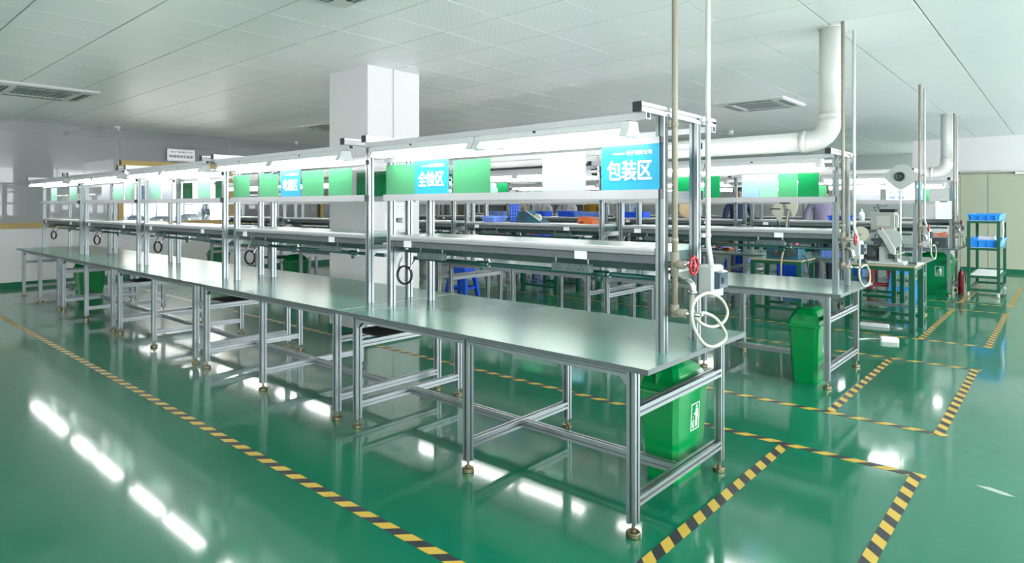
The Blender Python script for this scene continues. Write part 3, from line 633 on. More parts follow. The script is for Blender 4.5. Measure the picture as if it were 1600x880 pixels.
def dome(x, y, label, rz):
    t = thing('dome_camera', label, 'security camera', (x, y, CEIL), rz, 'dome cameras')
    part('base_ring', 'a', HOOD, lambda b: b.lathe([(0.06, 0), (0.06, -0.02), (0.05, -0.045), (0.046, -0.046)], n=16), t)
    part('eyeball', 'a', HOOD, lambda b: b.lathe([(0.044, -0.04), (0.046, -0.06), (0.038, -0.085), (0.02, -0.098), (0.002, -0.1)], n=16), t)
    part('lens', 'a', CAPB, lambda b: b.cyl((0.0, -0.046, -0.07), 0.012, 0.012, 'y', 10), t)
dome(-12.9, 1.70, 'white dome camera beside the grey wall top, above the laboratory window', 0.9)
dome(-14.6, 1.25, 'white dome camera on the ceiling in front of the grey wall', 0.9)
dome(-13.0, 5.65, 'white dome camera close to the pillar above the second front bench', 0.8)
dome(-4.0, 10.6, 'white dome camera beside the aisle end poles of the front row', 0.8)

# ------------------------------------------------------------------ bins
def bin_(x, y, rz, label, logo=True):
    t = thing('rubbish_bin', label, 'bin', (x, y, 0), rz, 'green rubbish bins')
    def rr(w, d, z, c=0.025): return [(-w + c, -d, z), (w - c, -d, z), (w, -d + c, z), (w, d - c, z), (w - c, d, z), (-w + c, d, z), (-w, d - c, z), (-w, -d + c, z)]
    part('body', 'a', BING, lambda b: b.loft([rr(0.098, 0.16, 0), rr(0.102, 0.165, 0.02), rr(0.113, 0.19, 0.30), rr(0.121, 0.2, 0.485)]), t)
    part('rim', 'a', BING, lambda b: b.loft([rr(0.128, 0.206, 0.485), rr(0.136, 0.214, 0.49), rr(0.136, 0.214, 0.505), rr(0.128, 0.206, 0.51)]), t)
    ld = part('lid', 'a', BING, lambda b: b.loft([rr(0.126, 0.204, 0.51), rr(0.122, 0.192, 0.54), rr(0.105, 0.165, 0.585), rr(0.08, 0.13, 0.62), rr(0.05, 0.085, 0.64, 0.02)]), t)
    part('swing_flap', 'a', BING, lambda b: (b.box(-0.04, 0.04, -0.10, 0.10, 0.634, 0.643), b.box(-0.006, 0.006, -0.2, -0.13, 0.545, 0.60)), ld)
    part('handle_recess', 'a', BING, lambda b: (b.box(-0.055, 0.055, -0.205, -0.192, 0.452, 0.465), b.box(-0.055, -0.045, -0.204, -0.19, 0.41, 0.455), b.box(0.045, 0.055, -0.204, -0.19, 0.41, 0.455)), t)
    def pic(b):
        W_ = 0.1; H_ = 0.15; L_ = 0.004
        b.box(-W_ / 2, W_ / 2, 0, 0.0015, 0, L_); b.box(-W_ / 2, W_ / 2, 0, 0.0015, H_ - L_, H_); b.box(-W_ / 2, -W_ / 2 + L_, 0, 0.0015, 0, H_); b.box(W_ / 2 - L_, W_ / 2, 0, 0.0015, 0, H_)
        def pl(p): b.loft([[(u, 0, v) for u, v in p], [(u, 0.0015, v) for u, v in p]])
        pl([(0.018 + 0.009 * math.cos(a), 0.128 + 0.009 * math.sin(a)) for a in [PI * k / 4 for k in range(8)]])
        pl([(0.005, 0.115), (0.030, 0.115), (0.033, 0.06), (0.028, 0.06), (0.027, 0.015), (0.019, 0.015), (0.018, 0.06), (0.016, 0.06), (0.015, 0.015), (0.008, 0.015), (0.006, 0.08), (-0.014, 0.085), (-0.014, 0.092), (0.004, 0.098)])
        pl([(-0.036, 0.055), (-0.032, 0.055), (-0.028, 0.02), (-0.016, 0.02), (-0.012, 0.055), (-0.008, 0.055), (-0.013, 0.014), (-0.031, 0.014)])
        pl([(-0.024, 0.07), (-0.019, 0.072), (-0.021, 0.078), (-0.026, 0.076)]); pl([(-0.02, 0.052), (-0.015, 0.054), (-0.017, 0.06), (-0.022, 0.058)])
    if logo: part('litter_symbol', 'a', TXTW, pic, t, (0.1135, 0.03, 0.26), (0.043, 0, PI / 2))
    return t
bin_(-0.315, 0.775, 0, 'green swing-lid bin with white litter symbol under the front row aisle end')
bin_(-0.315, 3.315, 0, 'green swing-lid bin standing at the aisle end of the second row')
bin_(-0.33, 10.72, -PI / 2, 'green bin with white litter symbol at the aisle end of the fourth row').scale = (1.2, 1.2, 1.15)
bin_(-10.55, 0.60, 0, 'green bin under the far front benches near the grey wall', False)
bin_(-9.15, 3.45, 0.1, 'green bin beyond the front row, just beside the pillar', False)
bin_(-12.2, 3.4, 0.1, 'green bin against the white wall below the laboratory window', False)

# ------------------------------------------------------------------ green machine tables
def green_table(x0, x1, y0, y1, h, label):
    t = thing('machine_table', label, 'table', ((x0 + x1) / 2, (y0 + y1) / 2, 0), 0, 'green steel machine tables')
    a, c = (x1 - x0) / 2, (y1 - y0) / 2; k = (round(a, 2), round(c, 2))
    tp = part('table_top', k, TOP, lambda b: b.box(-a, a, -c, c, h - 0.022, h), t)
    part('wood_edge', k, WOODY, lambda b: (b.box(-a - 0.004, a + 0.004, -c - 0.004, -c, h - 0.02, h - 0.002), b.box(-a - 0.004, a + 0.004, c, c + 0.004, h - 0.02, h - 0.002), b.box(-a - 0.004, -a, -c, c, h - 0.02, h - 0.002), b.box(a, a + 0.004, -c, c, h - 0.02, h - 0.002)), tp)
    for sx in (-1, 1):
        for sy in (-1, 1): part('leg', k, GREENT, lambda b: b.box(-0.03, 0.03, -0.03, 0.03, 0, h - 0.022), t, (sx * (a - 0.032), sy * (c - 0.032), 0))
    for sy in (-1, 1):
        part('apron', k, GREENT, lambda b: b.box(-a + 0.054, a - 0.054, -0.02, 0.02, h - 0.067, h - 0.022), t, (0, sy * (c - 0.03), 0))
        part('stretcher', k, GREENT, lambda b: b.box(-a + 0.054, a - 0.054, -0.018, 0.018, 0.12, 0.16), t, (0, sy * (c - 0.03), 0))
    for sx in (-1, 1): part('side_apron', k, GREENT, lambda b: b.box(-0.02, 0.02, -c + 0.054, c - 0.054, h - 0.067, h - 0.022), t, (sx * (a - 0.03), 0, 0))
    part('centre_brace', k, GREENT, lambda b: b.box(-0.018, 0.018, -c + 0.048, c - 0.048, 0.122, 0.158), t)
    return t
green_table(-0.72, 0.03, 6.15, 6.80, 0.81, 'green steel table carrying the crimping machine with the octagonal reel')
green_table(-1.92, -1.25, 6.20, 6.80, 0.80, 'green steel table carrying the dark teal machine and tan reels')
green_table(-1.35, -0.55, 8.35, 9.05, 0.80, 'green steel table behind the third row, seen below the crimping machine')
green_table(-4.3, -3.5, 5.95, 6.65, 0.80, 'empty green steel table in front of the third row, aisle side')
green_table(-5.9, -5.1, 5.95, 6.65, 0.80, 'empty green steel table in front of the third row, wall side')

# crimping machine
t = thing('crimping_machine', 'pale grey crimping machine with feed discs on the green table', 'machine', (-0.30, 6.42, 0.81))
solo('base_plate', LGREY, lambda b: b.loft([[(-0.20, -0.13, 0), (0.20, -0.13, 0), (0.20, 0.16, 0), (-0.20, 0.16, 0)], [(-0.19, -0.12, 0.022), (0.19, -0.12, 0.022), (0.19, 0.15, 0.022), (-0.19, 0.15, 0.022)]]), t)
solo('pedestal', LGREY, lambda b: b.prism([(-0.08, 0.022), (0.13, 0.022), (0.06, 0.10), (0.02, 0.20), (-0.08, 0.20)], 'y', -0.06, 0.10), t)
hd = solo('press_head', LGREY, lambda b: b.prism([(-0.10, 0.40), (-0.05, 0.44), (0.02, 0.33), (0.10, 0.18), (0.10, 0.11), (0.05, 0.13), (-0.02, 0.27)], 'y', -0.11, -0.05), t)
solo('slide_bar', STEEL, lambda b: b.prism([(0.085, 0.12), (0.115, 0.12), (0.125, 0.03), (0.105, 0.03)], 'y', -0.10, -0.06), hd)
solo('red_button', RED, lambda b: b.cyl((-0.055, -0.118, 0.43), 0.012, 0.01, 'y', 10), hd)
solo('guide_block', DGREY, lambda b: b.box(-0.16, -0.04, -0.10, -0.02, 0.27, 0.31), hd); solo('guide_block', DGREY, lambda b: b.box(-0.13, -0.06, -0.12, -0.03, 0.23, 0.27), hd); solo('cutter_block', DGREY, lambda b: b.box(0.02, 0.10, -0.09, 0.02, 0.06, 0.12), hd)
solo('feed_disc', BOXG, lambda b: b.lathe([(0.125, 0), (0.13, 0.004), (0.13, 0.014), (0.125, 0.018), (0.03, 0.02), (0.03, 0.05)], (0.03, -0.03, 0.30), 'y', 28), t)
sp = solo('supply_spool', CREAM, lambda b: b.lathe([(0.095, 0), (0.098, 0.004), (0.098, 0.016), (0.09, 0.018)], (-0.29, -0.06, 0.35), 'y', 26), t)
solo('spool_hub', BOXG, lambda b: (b.cyl((-0.29, -0.075, 0.35), 0.022, 0.03, 'y', 14), *[b.cyl((-0.29 + 0.07 * math.cos(k), -0.063, 0.35 + 0.07 * math.sin(k)), 0.006, 0.006, 'y', 6) for k in range(6)]), sp)
solo('spool_arm', LGREY, lambda b: b.prism([(-0.30, 0.325), (-0.22, 0.315), (-0.10, 0.355), (-0.09, 0.40), (-0.22, 0.355), (-0.30, 0.365)], 'y', -0.035, -0.02), t)
mo = solo('motor', DGREY, lambda b: (b.bbox(-0.27, -0.10, 0.0, 0.14, 0.022, 0.19, 0.01)), t)
solo('motor_cap', DGREY, lambda b: (b.lathe([(0.07, 0), (0.065, -0.02), (0.03, -0.022)], (-0.185, 0.0, 0.11), 'y', 18), b.box(-0.30, -0.12, 0.02, 0.12, 0.19, 0.215)), mo)
solo('motor_mount', TEAL, lambda b: b.box(-0.34, -0.27, 0.0, 0.13, 0.0, 0.25), t)
solo('column', DGREY, lambda b: b.box(-0.12, -0.06, 0.10, 0.16, 0.02, 0.42), t)
cb = solo('control_cabinet', MGREY, lambda b: b.bbox(-0.20, 0.07, 0.06, 0.24, 0.41, 0.63, 0.008), t)
solo('rating_plate', LGREY, lambda b: b.box(-0.135, 0.015, 0.056, 0.06, 0.46, 0.58), cb)
solo('top_tray', CAPB, lambda b: b.loft([[(-0.10, 0.08, 0.63), (0.06, 0.08, 0.63), (0.06, 0.22, 0.63), (-0.10, 0.22, 0.63)], [(-0.11, 0.07, 0.67), (0.075, 0.07, 0.67), (0.075, 0.23, 0.67), (-0.11, 0.23, 0.67)]]), cb)
solo('side_sensor', LGREY, lambda b: (b.box(0.08, 0.10, 0.08, 0.12, 0.44, 0.60), b.box(0.07, 0.08, 0.09, 0.11, 0.5, 0.54)), cb)
solo('wire_bundle', BLACK, lambda b: (b.tube([(-0.14, 0.1, 0.63), (-0.17, 0.08, 0.70), (-0.10, 0.05, 0.68), (-0.13, 0.05, 0.73), (-0.05, 0.06, 0.70), (-0.02, 0.08, 0.73)], 0.004, 5), b.tube([(0.07, 0.15, 0.45), (0.14, 0.05, 0.30), (0.20, 0.0, 0.12), (0.24, 0.05, 0.01)], 0.004, 5)), cb)
t = thing('reel_stand', 'octagonal grey board reel on a tall white pole above the crimping machine', 'reel stand', (-0.19, 6.58, 0.81))
solo('pole', PVC, lambda b: b.cyl((0, 0, 0), 0.012, 1.05, 'z', 10), t)
solo('pole_foot', LGREY, lambda b: b.lathe([(0.05, 0), (0.05, 0.012), (0.016, 0.018), (0.016, 0.04)], n=16), t)
bo = solo('octagon_board', LGREY, lambda b: b.prism([(-0.02, 0.158), (0.075, 0.15), (0.19, 0.02), (0.175, -0.052), (0.022, -0.162), (-0.035, -0.148), (-0.175, -0.014), (-0.16, 0.045)], 'y', -0.03, -0.015), t, (0, 0, 1.075))
solo('reel_hub', DGREY, lambda b: b.lathe([(0.058, -0.03), (0.058, -0.045), (0.04, -0.048), (0.04, -0.04), (0.008, -0.04), (0.008, -0.055)], (0, 0, 0), 'y', 22), bo)
solo('axle', STEEL, lambda b: b.cyl((0, -0.016, 0), 0.01, 0.03, 'y', 8), bo)
t = thing('wire_cutters', 'black hand tool lying on the green machine table', 'tool', (-0.03, 6.55, 0.81), 0.4)
solo('handle', BLACK, lambda b: (b.tube([(-0.10, 0, 0.008), (-0.03, 0.015, 0.008), (0.03, 0, 0.008)], 0.007, 6), b.tube([(-0.10, 0.05, 0.008), (-0.03, 0.03, 0.008), (0.03, 0.01, 0.008)], 0.007, 6)), t)
solo('jaw', STEEL, lambda b: b.prism([(0.02, -0.008), (0.09, 0.002), (0.09, 0.008), (0.02, 0.018)], 'z', 0.002, 0.014), t)

# dark teal machine with twin tan reels
t = thing('winding_machine', 'dark teal winding machine on the second green table', 'machine', (-1.55, 6.42, 0.80))
solo('body', TEAL, lambda b: (b.bbox(-0.20, 0.02, -0.10, 0.16, 0, 0.16, 0.01), b.bbox(0.03, 0.24, -0.12, 0.14, 0, 0.17, 0.012)), t)
solo('motor', DGREY, lambda b: b.cyl((0.14, -0.16, 0.09), 0.06, 0.05, 'y', 16), t); solo('pulley', DGREY, lambda b: b.cyl((-0.10, -0.14, 0.08), 0.025, 0.05, 'y', 12), t); solo('switch_plate', DGREY, lambda b: b.box(-0.08, -0.02, -0.13, -0.10, 0.03, 0.13), t)
solo('gauge', BRASS, lambda b: b.cyl((-0.05, -0.145, 0.11), 0.022, 0.02, 'y', 12), t)
for i, (pxx, top) in enumerate(((-0.08, 0.70), (0.05, 0.78))):
    ps = solo('reel_post', TEAL, lambda b: b.box(pxx - 0.013, pxx + 0.013, 0.02, 0.05, 0.16, top), t)
    solo('reel_disc', CREAM, lambda b: b.prism([(-0.07, 0.04), (-0.02, 0.10), (0.06, 0.10), (0.09, 0.0), (0.07, -0.10), (0.03, -0.16), (-0.02, -0.06), (-0.06, -0.05)], 'y', -0.012, 0.0), ps, (pxx + (-0.01 if i == 0 else 0.05), 0.015, top - 0.05))
    solo('reel_spindle', CAPB, lambda b: b.box(pxx - 0.10, pxx + 0.04, 0.0, 0.02, top - 0.03, top - 0.015), ps)
solo('paper_strip', WOODY, lambda b: b.tube([(0.07, -0.02, 0.66), (0.07, -0.10, 0.45), (0.07, -0.14, 0.2), (0.06, -0.25, 0.02), (0.06, -0.28, -0.2), (0.06, -0.26, -0.55)], 0.012, 4, True, 4), t)
solo('pink_knob', mat('pink_plastic', (0.5, 0.12, 0.2), 0.4), lambda b: b.lathe([(0.002, -0.03), (0.03, -0.01), (0.03, 0.015), (0.002, 0.03)], (0.17, 0.0, 0.20), 'x', 12), t)
solo('power_cable', BLACK, lambda b: b.tube([(0.22, 0.05, 0.06), (0.30, 0.0, 0.01), (0.34, -0.1, -0.06), (0.36, -0.05, -0.3), (0.33, 0.0, -0.6), (0.2, 0.05, -0.79)], 0.007, 6), t)

# ------------------------------------------------------------------ wheeled cart
t = thing('wheeled_cart', 'green three tier cart on castors standing by the pale sage doors', 'cart', (0.33, 11.2, 0))
ca, cc = 0.20, 0.68
for sx in (-1, 1):
    for sy in (-1, 1):
        solo('post', GREENT, lambda b: b.box(-0.022, 0.022, -0.022, 0.022, 0.09, 1.27), t, (sx * ca, sy * cc, 0))
        k = solo('castor', CREAM, lambda b: b.lathe([(0.034, -0.012), (0.038, -0.008), (0.038, 0.008), (0.034, 0.012)], (0, 0, 0.038), 'x', 14), t, (sx * ca, sy * cc, 0))
        solo('castor_fork', STEEL, lambda b: (b.box(-0.02, -0.014, -0.02, 0.02, 0.03, 0.085), b.box(0.014, 0.02, -0.02, 0.02, 0.03, 0.085), b.box(-0.025, 0.025, -0.025, 0.025, 0.082, 0.09)), k)
for nm, z in (('bottom_frame', 0.115), ('lower_frame', 0.335), ('middle_frame', 0.80), ('upper_frame', 1.25)):
    solo(nm, GREENT, lambda b: (b.box(-ca + 0.022, ca - 0.022, -cc - 0.02, -cc + 0.02, z - 0.02, z + 0.02), b.box(-ca + 0.022, ca - 0.022, cc - 0.02, cc + 0.02, z - 0.02, z + 0.02), b.box(-ca - 0.02, -ca + 0.02, -cc + 0.022, cc - 0.022, z - 0.02, z + 0.02), b.box(ca - 0.02, ca + 0.02, -cc + 0.022, cc - 0.022, z - 0.02, z + 0.02)), t)
for nm, z in (('lower_shelf', 0.36), ('middle_shelf', 0.825), ('upper_shelf', 1.275)):
    solo(nm, CARD, lambda b: b.box(-ca + 0.015, ca - 0.015, -cc + 0.015, cc - 0.015, z - 0.006, z), t)
def tray(w, d, h, m, loc, label, cat='tray', rz=0, group=None, name='plastic_tray', ribs=4):
    o = thing(name, label, cat, loc, rz, group)
    def shell(b):
        q = lambda a, c, z: [(-a, -c, z), (a, -c, z), (a, c, z), (-a, c, z)]
        e = 0.008; f = 0.94
        b.loft([q(w * f, d * f, 0), q(w, d, h), q(w - e, d - e, h), q(w * f - e, d * f - e, e)])
    part('shell', (w, d, h), m, shell, o)
    def rim(b):
        e = 0.012
        b.box(-w - e, w + e, -d - e, -d, h - 0.02, h + 0.002); b.box(-w - e, w + e, d, d + e, h - 0.02, h + 0.002); b.box(-w - e, -w, -d, d, h - 0.02, h + 0.002); b.box(w, w + e, -d, d, h - 0.02, h + 0.002)
    part('rim', (w, d, h), m, rim, o)
    for i in range(ribs):
        part('rib', (w, d, h), m, lambda b: b.box(-0.006, 0.006, -d - 0.006, -d * 0.94, 0.01, h - 0.02), o, ((i + 0.5) / ribs * 2 * w - w, 0, 0))
    return o
tray(0.215, 0.66, 0.11, BLUEL, (0.33, 11.2, 1.275), 'sky blue tray on top of the wheeled green cart')
tray(0.225, 0.66, 0.13, BLUEL, (0.33, 11.2, 0.825), 'sky blue tray on the middle shelf of the wheeled cart')
tag(solo('foam_wrap', PAPER, lambda b: b.loft([[(-0.10, -0.2, 0), (0.10, -0.2, 0), (0.10, 0.2, 0), (-0.10, 0.2, 0)], [(-0.12, -0.22, 0.08), (0.12, -0.22, 0.08), (0.12, 0.22, 0.08), (-0.12, 0.22, 0.08)], [(-0.10, -0.2, 0.165), (0.11, -0.19, 0.155), (0.10, 0.2, 0.165), (-0.11, 0.19, 0.15)]]), None, (0.33, 11.15, 0.836)), 'white foam pack lying in the middle tray of the cart', 'packing')
tag(solo('hanging_paper', PAPER, lambda b: b.loft([[(-0.001, -0.12, 0), (-0.001, 0.14, 0.01), (0.001, 0.14, 0.01), (0.001, -0.12, 0)], [(0.012, -0.12, 0.20), (0.010, 0.14, 0.2), (0.012, 0.14, 0.2), (0.014, -0.12, 0.20)], [(0.0, -0.12, 0.37), (0.0, 0.14, 0.37), (0.002, 0.14, 0.37), (0.002, -0.12, 0.37)]]), None, (0.557, 11.0, 0.90)), 'white sheet hanging on the side of the wheeled cart', 'paper')

# ------------------------------------------------------------------ stools
def stool(x, y, rz, m, label):
    t = thing('plastic_stool', label, 'stool', (x, y, 0), rz, 'plastic stools')
    def q(a, z, dx=0, dy=0): return [(dx - a, dy - a, z), (dx + a, dy - a, z), (dx + a, dy + a, z), (dx - a, dy + a, z)]
    part('seat', 'a', m, lambda b: b.loft([q(0.155, 0.45), q(0.155, 0.485), q(0.145, 0.50)]), t)
    part('seat_skirt', 'a', m, lambda b: b.loft([q(0.165, 0.41), q(0.156, 0.45), q(0.145, 0.45), q(0.150, 0.41)]), t)
    for sx in (-1, 1):
        for sy in (-1, 1): part('leg', 'a', m, lambda b: b.loft([q(0.028, 0), q(0.036, 0.43, -0.055, -0.055)]), t, (sx * 0.19, sy * 0.19, 0), (0, 0, {(1, 1): 0, (-1, 1): PI / 2, (-1, -1): PI, (1, -1): -PI / 2}[(sx, sy)]))
    for k in range(4): part('leg_brace', 'a', m, lambda b: b.box(-0.16, 0.16, -0.178, -0.166, 0.13, 0.165), t, (0, 0, 0), (0, 0, k * PI / 2))
stool(-6.25, 4.85, 0.2, BLUE, 'blue plastic stool behind the second row, next to the pillar side')
stool(-0.66, 9.55, 0.15, BLUEL, 'blue plastic stool seen under the crimping machine table')
stool(-1.06, 9.98, 0.3, RED, 'red plastic stool behind the blue stool under the crimping machine')
stool(-7.42, 8.25, 0.1, BLUE, 'blue plastic stool behind the third row in the middle')

# ------------------------------------------------------------------ crates and small goods
CR = 'blue crates at the fourth row'
tray(0.25, 0.18, 0.22, BLUE, (-4.3, 11.75, 0.0), 'lower blue crate of the stack behind the fourth row', 'crate', 0, CR, 'storage_crate')
tray(0.25, 0.18, 0.22, BLUE, (-4.3, 11.75, 0.222), 'upper blue crate of the stack behind the fourth row', 'crate', 0.05, CR, 'storage_crate')
tray(0.22, 0.18, 0.22, BLUE, (-2.86, 10.85, 0.0), 'lower blue crate of the stack under the fourth row benches', 'crate', 0, CR, 'storage_crate')
tray(0.22, 0.18, 0.22, BLUE, (-2.86, 10.85, 0.222), 'upper blue crate of the stack under the fourth row benches', 'crate', 0, CR, 'storage_crate')
tray(0.20, 0.18, 0.24, BLUE, (-2.1, 12.6, 0.0), 'single blue crate on the floor behind the fourth row', 'crate', 0, CR, 'storage_crate')
SH = 1.31
G3 = 'blue parts trays on the third row shelf'
tray(0.29, 0.14, 0.095, BLUEP, (-5.42, 7.42, SH), 'pale blue parts tray on the third row shelf in front of the workers', 'tray', 0, G3)
tray(0.20, 0.13, 0.10, BLUE, (-4.42, 7.42, SH), 'small deep blue tray on the second bench shelf of the third row', 'tray', 0, G3)
tray(0.19, 0.14, 0.11, BLUE, (-5.90, 7.42, SH), 'deep blue parts tray beside the pale blue one on the third row shelf', 'tray', 0, G3)
tray(0.20, 0.13, 0.09, BLUEP, (-7.75, 7.42, SH), 'pale blue parts tray on the fourth bench shelf of the third row', 'tray', 0, G3)
tray(0.18, 0.13, 0.10, BLUE, (-6.6, 7.42, SH), 'deep blue parts tray on the third bench shelf of the third row, wall end', 'tray', 0, G3)
for i, x in enumerate((-0.98, -0.82)): tray(0.07, 0.10, 0.07, BLUE, (x - 0.15, 7.36, SH), 'small blue bin on the aisle end shelf of the third row, %s from the machine' % ORD[i], 'tray', 0, 'small blue bins')
t = thing('spray_bottle', 'small white bottle standing on the third row shelf', 'bottle', (-0.80, 7.40, SH))
solo('bottle_body', CARD, lambda b: b.lathe([(0.035, 0), (0.035, 0.10), (0.025, 0.12), (0.012, 0.13)], n=14), t); solo('bottle_cap', CARD, lambda b: b.lathe([(0.013, 0.13), (0.013, 0.15), (0.004, 0.17)], n=10), t)
t = thing('tape_dispenser', 'teal wedge shaped tape dispenser on the second row shelf', 'dispenser', (-3.62, 3.5, SH))
solo('wedge_body', TEAL, lambda b: b.prism([(-0.2, 0), (0.2, 0), (0.20, 0.02), (-0.04, 0.15), (-0.16, 0.14), (-0.2, 0.06)], 'y', -0.07, 0.09), t)
solo('cutting_edge', CARD, lambda b: b.prism([(-0.05, 0.152), (-0.03, 0.156), (0.19, 0.036), (0.19, 0.022)], 'y', -0.075, -0.07), t)
solo('side_window', DGREY, lambda b: b.prism([(-0.13, 0.02), (-0.04, 0.03), (-0.07, 0.10), (-0.13, 0.09)], 'y', -0.073, -0.07), t)
solo('tape_roll', CREAM, lambda b: b.lathe([(0.05, 0), (0.05, 0.04), (0.03, 0.04)], (0.13, -0.06, 0.06), 'y', 16), t)
t = thing('orange_carton', 'orange carton with sloping lid on the second row shelf', 'carton', (-2.76, 3.5, SH))
solo('carton_body', ORANGE, lambda b: b.prism([(-0.10, 0), (0.10, 0), (0.10, 0.055), (0.0, 0.085), (-0.09, 0.085), (-0.10, 0.03)], 'y', -0.09, 0.09), t)
solo('carton_label', CAPB, lambda b: b.box(-0.07, -0.02, -0.092, -0.09, 0.01, 0.03), t)
t = thing('mesh_board', 'blue perforated board standing on the second row shelf', 'board', (-4.01, 3.62, SH))
solo('board', BLUE, lambda b: b.box(-0.075, 0.075, -0.008, 0.008, 0, 0.23), t)
solo('board_ribs', BLUEP, lambda b: [b.box(-0.07, 0.07, -0.012, -0.008, 0.02 + 0.045 * i, 0.03 + 0.045 * i) for i in range(5)] + [b.box(-0.004 + dx, 0.004 + dx, -0.012, -0.008, 0.02, 0.21) for dx in (-0.04, 0, 0.04)], t)
tray(0.11, 0.12, 0.075, BLUEP, (-4.26, 3.5, SH), 'pale blue tray on the second bench shelf of the second row')
t = thing('cable_reel', 'tan cable reel standing on the third row shelf', 'reel', (-3.40, 7.42, SH))
solo('flange', WOODY, lambda b: (b.cyl((0, -0.06, 0.17), 0.17, 0.012, 'y', 24), b.cyl((0, 0.05, 0.17), 0.17, 0.012, 'y', 24)), t); solo('core', CARD, lambda b: b.cyl((0, -0.05, 0.17), 0.10, 0.10, 'y', 18), t)
# goods on the tables of the third row
GOODS = [(-2.9, ORANGE, 0.13, 0.10, 'orange'), (-3.5, CARD, 0.12, 0.12, 'white'), (-4.2, BLUE, 0.15, 0.14, 'blue'), (-5.2, ORANGE, 0.20, 0.12, 'orange'), (-5.8, CARD, 0.14, 0.14, 'white'), (-6.4, BLUE, 0.14, 0.15, 'blue'), (-6.9, ORANGE, 0.16, 0.13, 'orange'), (-7.7, ORANGE, 0.18, 0.13, 'orange'), (-8.3, BLUE, 0.14, 0.14, 'blue'), (-1.1, BLUEP, 0.14, 0.12, 'pale blue')]
for i, (x, m, w, h, cn) in enumerate(GOODS):
    bench = ORD[int(-x // L)]
    tray(w, 0.13, h, m, (x, 7.16 if i % 2 else 7.7, 0.80), '%s parts tray on the %s third-row bench table, %s' % (cn, bench, ['at its aisle end', 'at its middle', 'at its wall end', 'at its aisle end', 'at its middle', 'beside a white tray', 'at its wall end', 'at its aisle end', 'beside an orange tray', 'behind the green tables'][i]), 'tray', 0.06 * (i % 3 - 1), 'parts trays on the third row tables')
# cable tangle on the second bench of the third row
t = thing('cable_tangle', 'tangle of white and blue cables on the third row table', 'cables', (-3.0, 7.4, 0.80))
for nm, m, sd in (('white_cable', CARD, 1), ('blue_cable', BLUE, 2), ('black_cable', BLACK, 3)):
    rnd = random.Random(sd)
    solo(nm, m, lambda b: b.tube([(-0.5 + 0.1 * k, rnd.uniform(-0.15, 0.15), 0.012 + 0.05 * rnd.random()) for k in range(11)], 0.008, 6, True, 4), t)

# goods at the aisle end of the fourth row
t = thing('control_box', 'black box with a dial on the fourth row table', 'control box', (-0.30, 10.62, 0.80))
solo('case', DGREY, lambda b: b.bbox(-0.12, 0.12, -0.09, 0.09, 0, 0.17, 0.006), t); solo('dial', STEEL, lambda b: b.cyl((-0.02, -0.11, 0.08), 0.03, 0.02, 'y', 16), t)
tag(solo('orange_cable_coil', OBRIGHT, lambda b: b.tube([(0.13 * math.cos(a * 0.7) * (1 + 0.2 * math.sin(a)), 0.10 * math.sin(a * 0.7), 0.01 + 0.004 * a) for a in [0.6 * k for k in range(34)]], 0.008, 6, True, 2), None, (-0.30, 10.62, 0.97)), 'orange cable coil lying on the black control box', 'cable')
t = thing('clipboard', 'clipboard with white sheet hanging at the aisle end of the fourth row', 'clipboard', (-0.225, 10.32 + PYF - 0.06, 1.28))
solo('board', DGREY, lambda b: b.box(-0.125, 0.125, 0.0, 0.004, 0, 0.33), t); solo('sheet', PAPER, lambda b: b.box(-0.12, 0.12, -0.002, 0.0, 0.012, 0.325), t); solo('clip', STEEL, lambda b: (b.box(-0.05, 0.05, -0.008, 0.0, 0.305, 0.33), b.tube([(-0.05, -0.004, 0.33), (-0.05, -0.004, 0.35), (0.05, -0.004, 0.35), (0.05, -0.004, 0.33)], 0.003, 5, False)), t)
t = thing('fire_extinguisher', 'red canister under the aisle end of the fourth row', 'extinguisher', (-0.03, 11.05, 0.0))
solo('cylinder_body', RED, lambda b: b.lathe([(0.04, 0), (0.045, 0.01), (0.045, 0.30), (0.035, 0.345), (0.02, 0.365), (0.02, 0.38)], n=16), t); solo('valve_head', CAPB, lambda b: (b.box(-0.015, 0.015, -0.05, 0.03, 0.38, 0.40), b.box(-0.015, 0.015, -0.07, 0.03, 0.41, 0.42), b.tube([(0, 0.03, 0.39), (0.05, 0.06, 0.33), (0.065, 0.05, 0.15)], 0.008, 6)), t)
t = thing('floor_adapter', 'white power adapter lying on the floor in front of the crimping machine table', 'adapter', (-0.12, 5.55, 0), 0.3)
solo('adapter_case', CARD, lambda b: b.bbox(-0.09, 0.09, -0.05, 0.05, 0, 0.05, 0.012), t); solo('adapter_lead', CARD, lambda b: b.tube([(-0.09, 0, 0.02), (-0.2, 0.05, 0.006), (-0.32, -0.02, 0.006), (-0.4, 0.06, 0.006)], 0.005, 6), t)
t = thing('extension_socket', 'white extension socket lying under the crimping machine table', 'extension socket', (-0.45, 6.45, 0.0), 0.1)
solo('socket_case', CARD, lambda b: b.bbox(-0.16, 0.16, -0.03, 0.03, 0, 0.04, 0.008), t); solo('socket_lead', LGREY, lambda b: b.tube([(0.16, 0, 0.02), (0.24, -0.04, 0.006), (0.3, 0.02, 0.006), (0.22, 0.06, 0.006)], 0.005, 6), t)

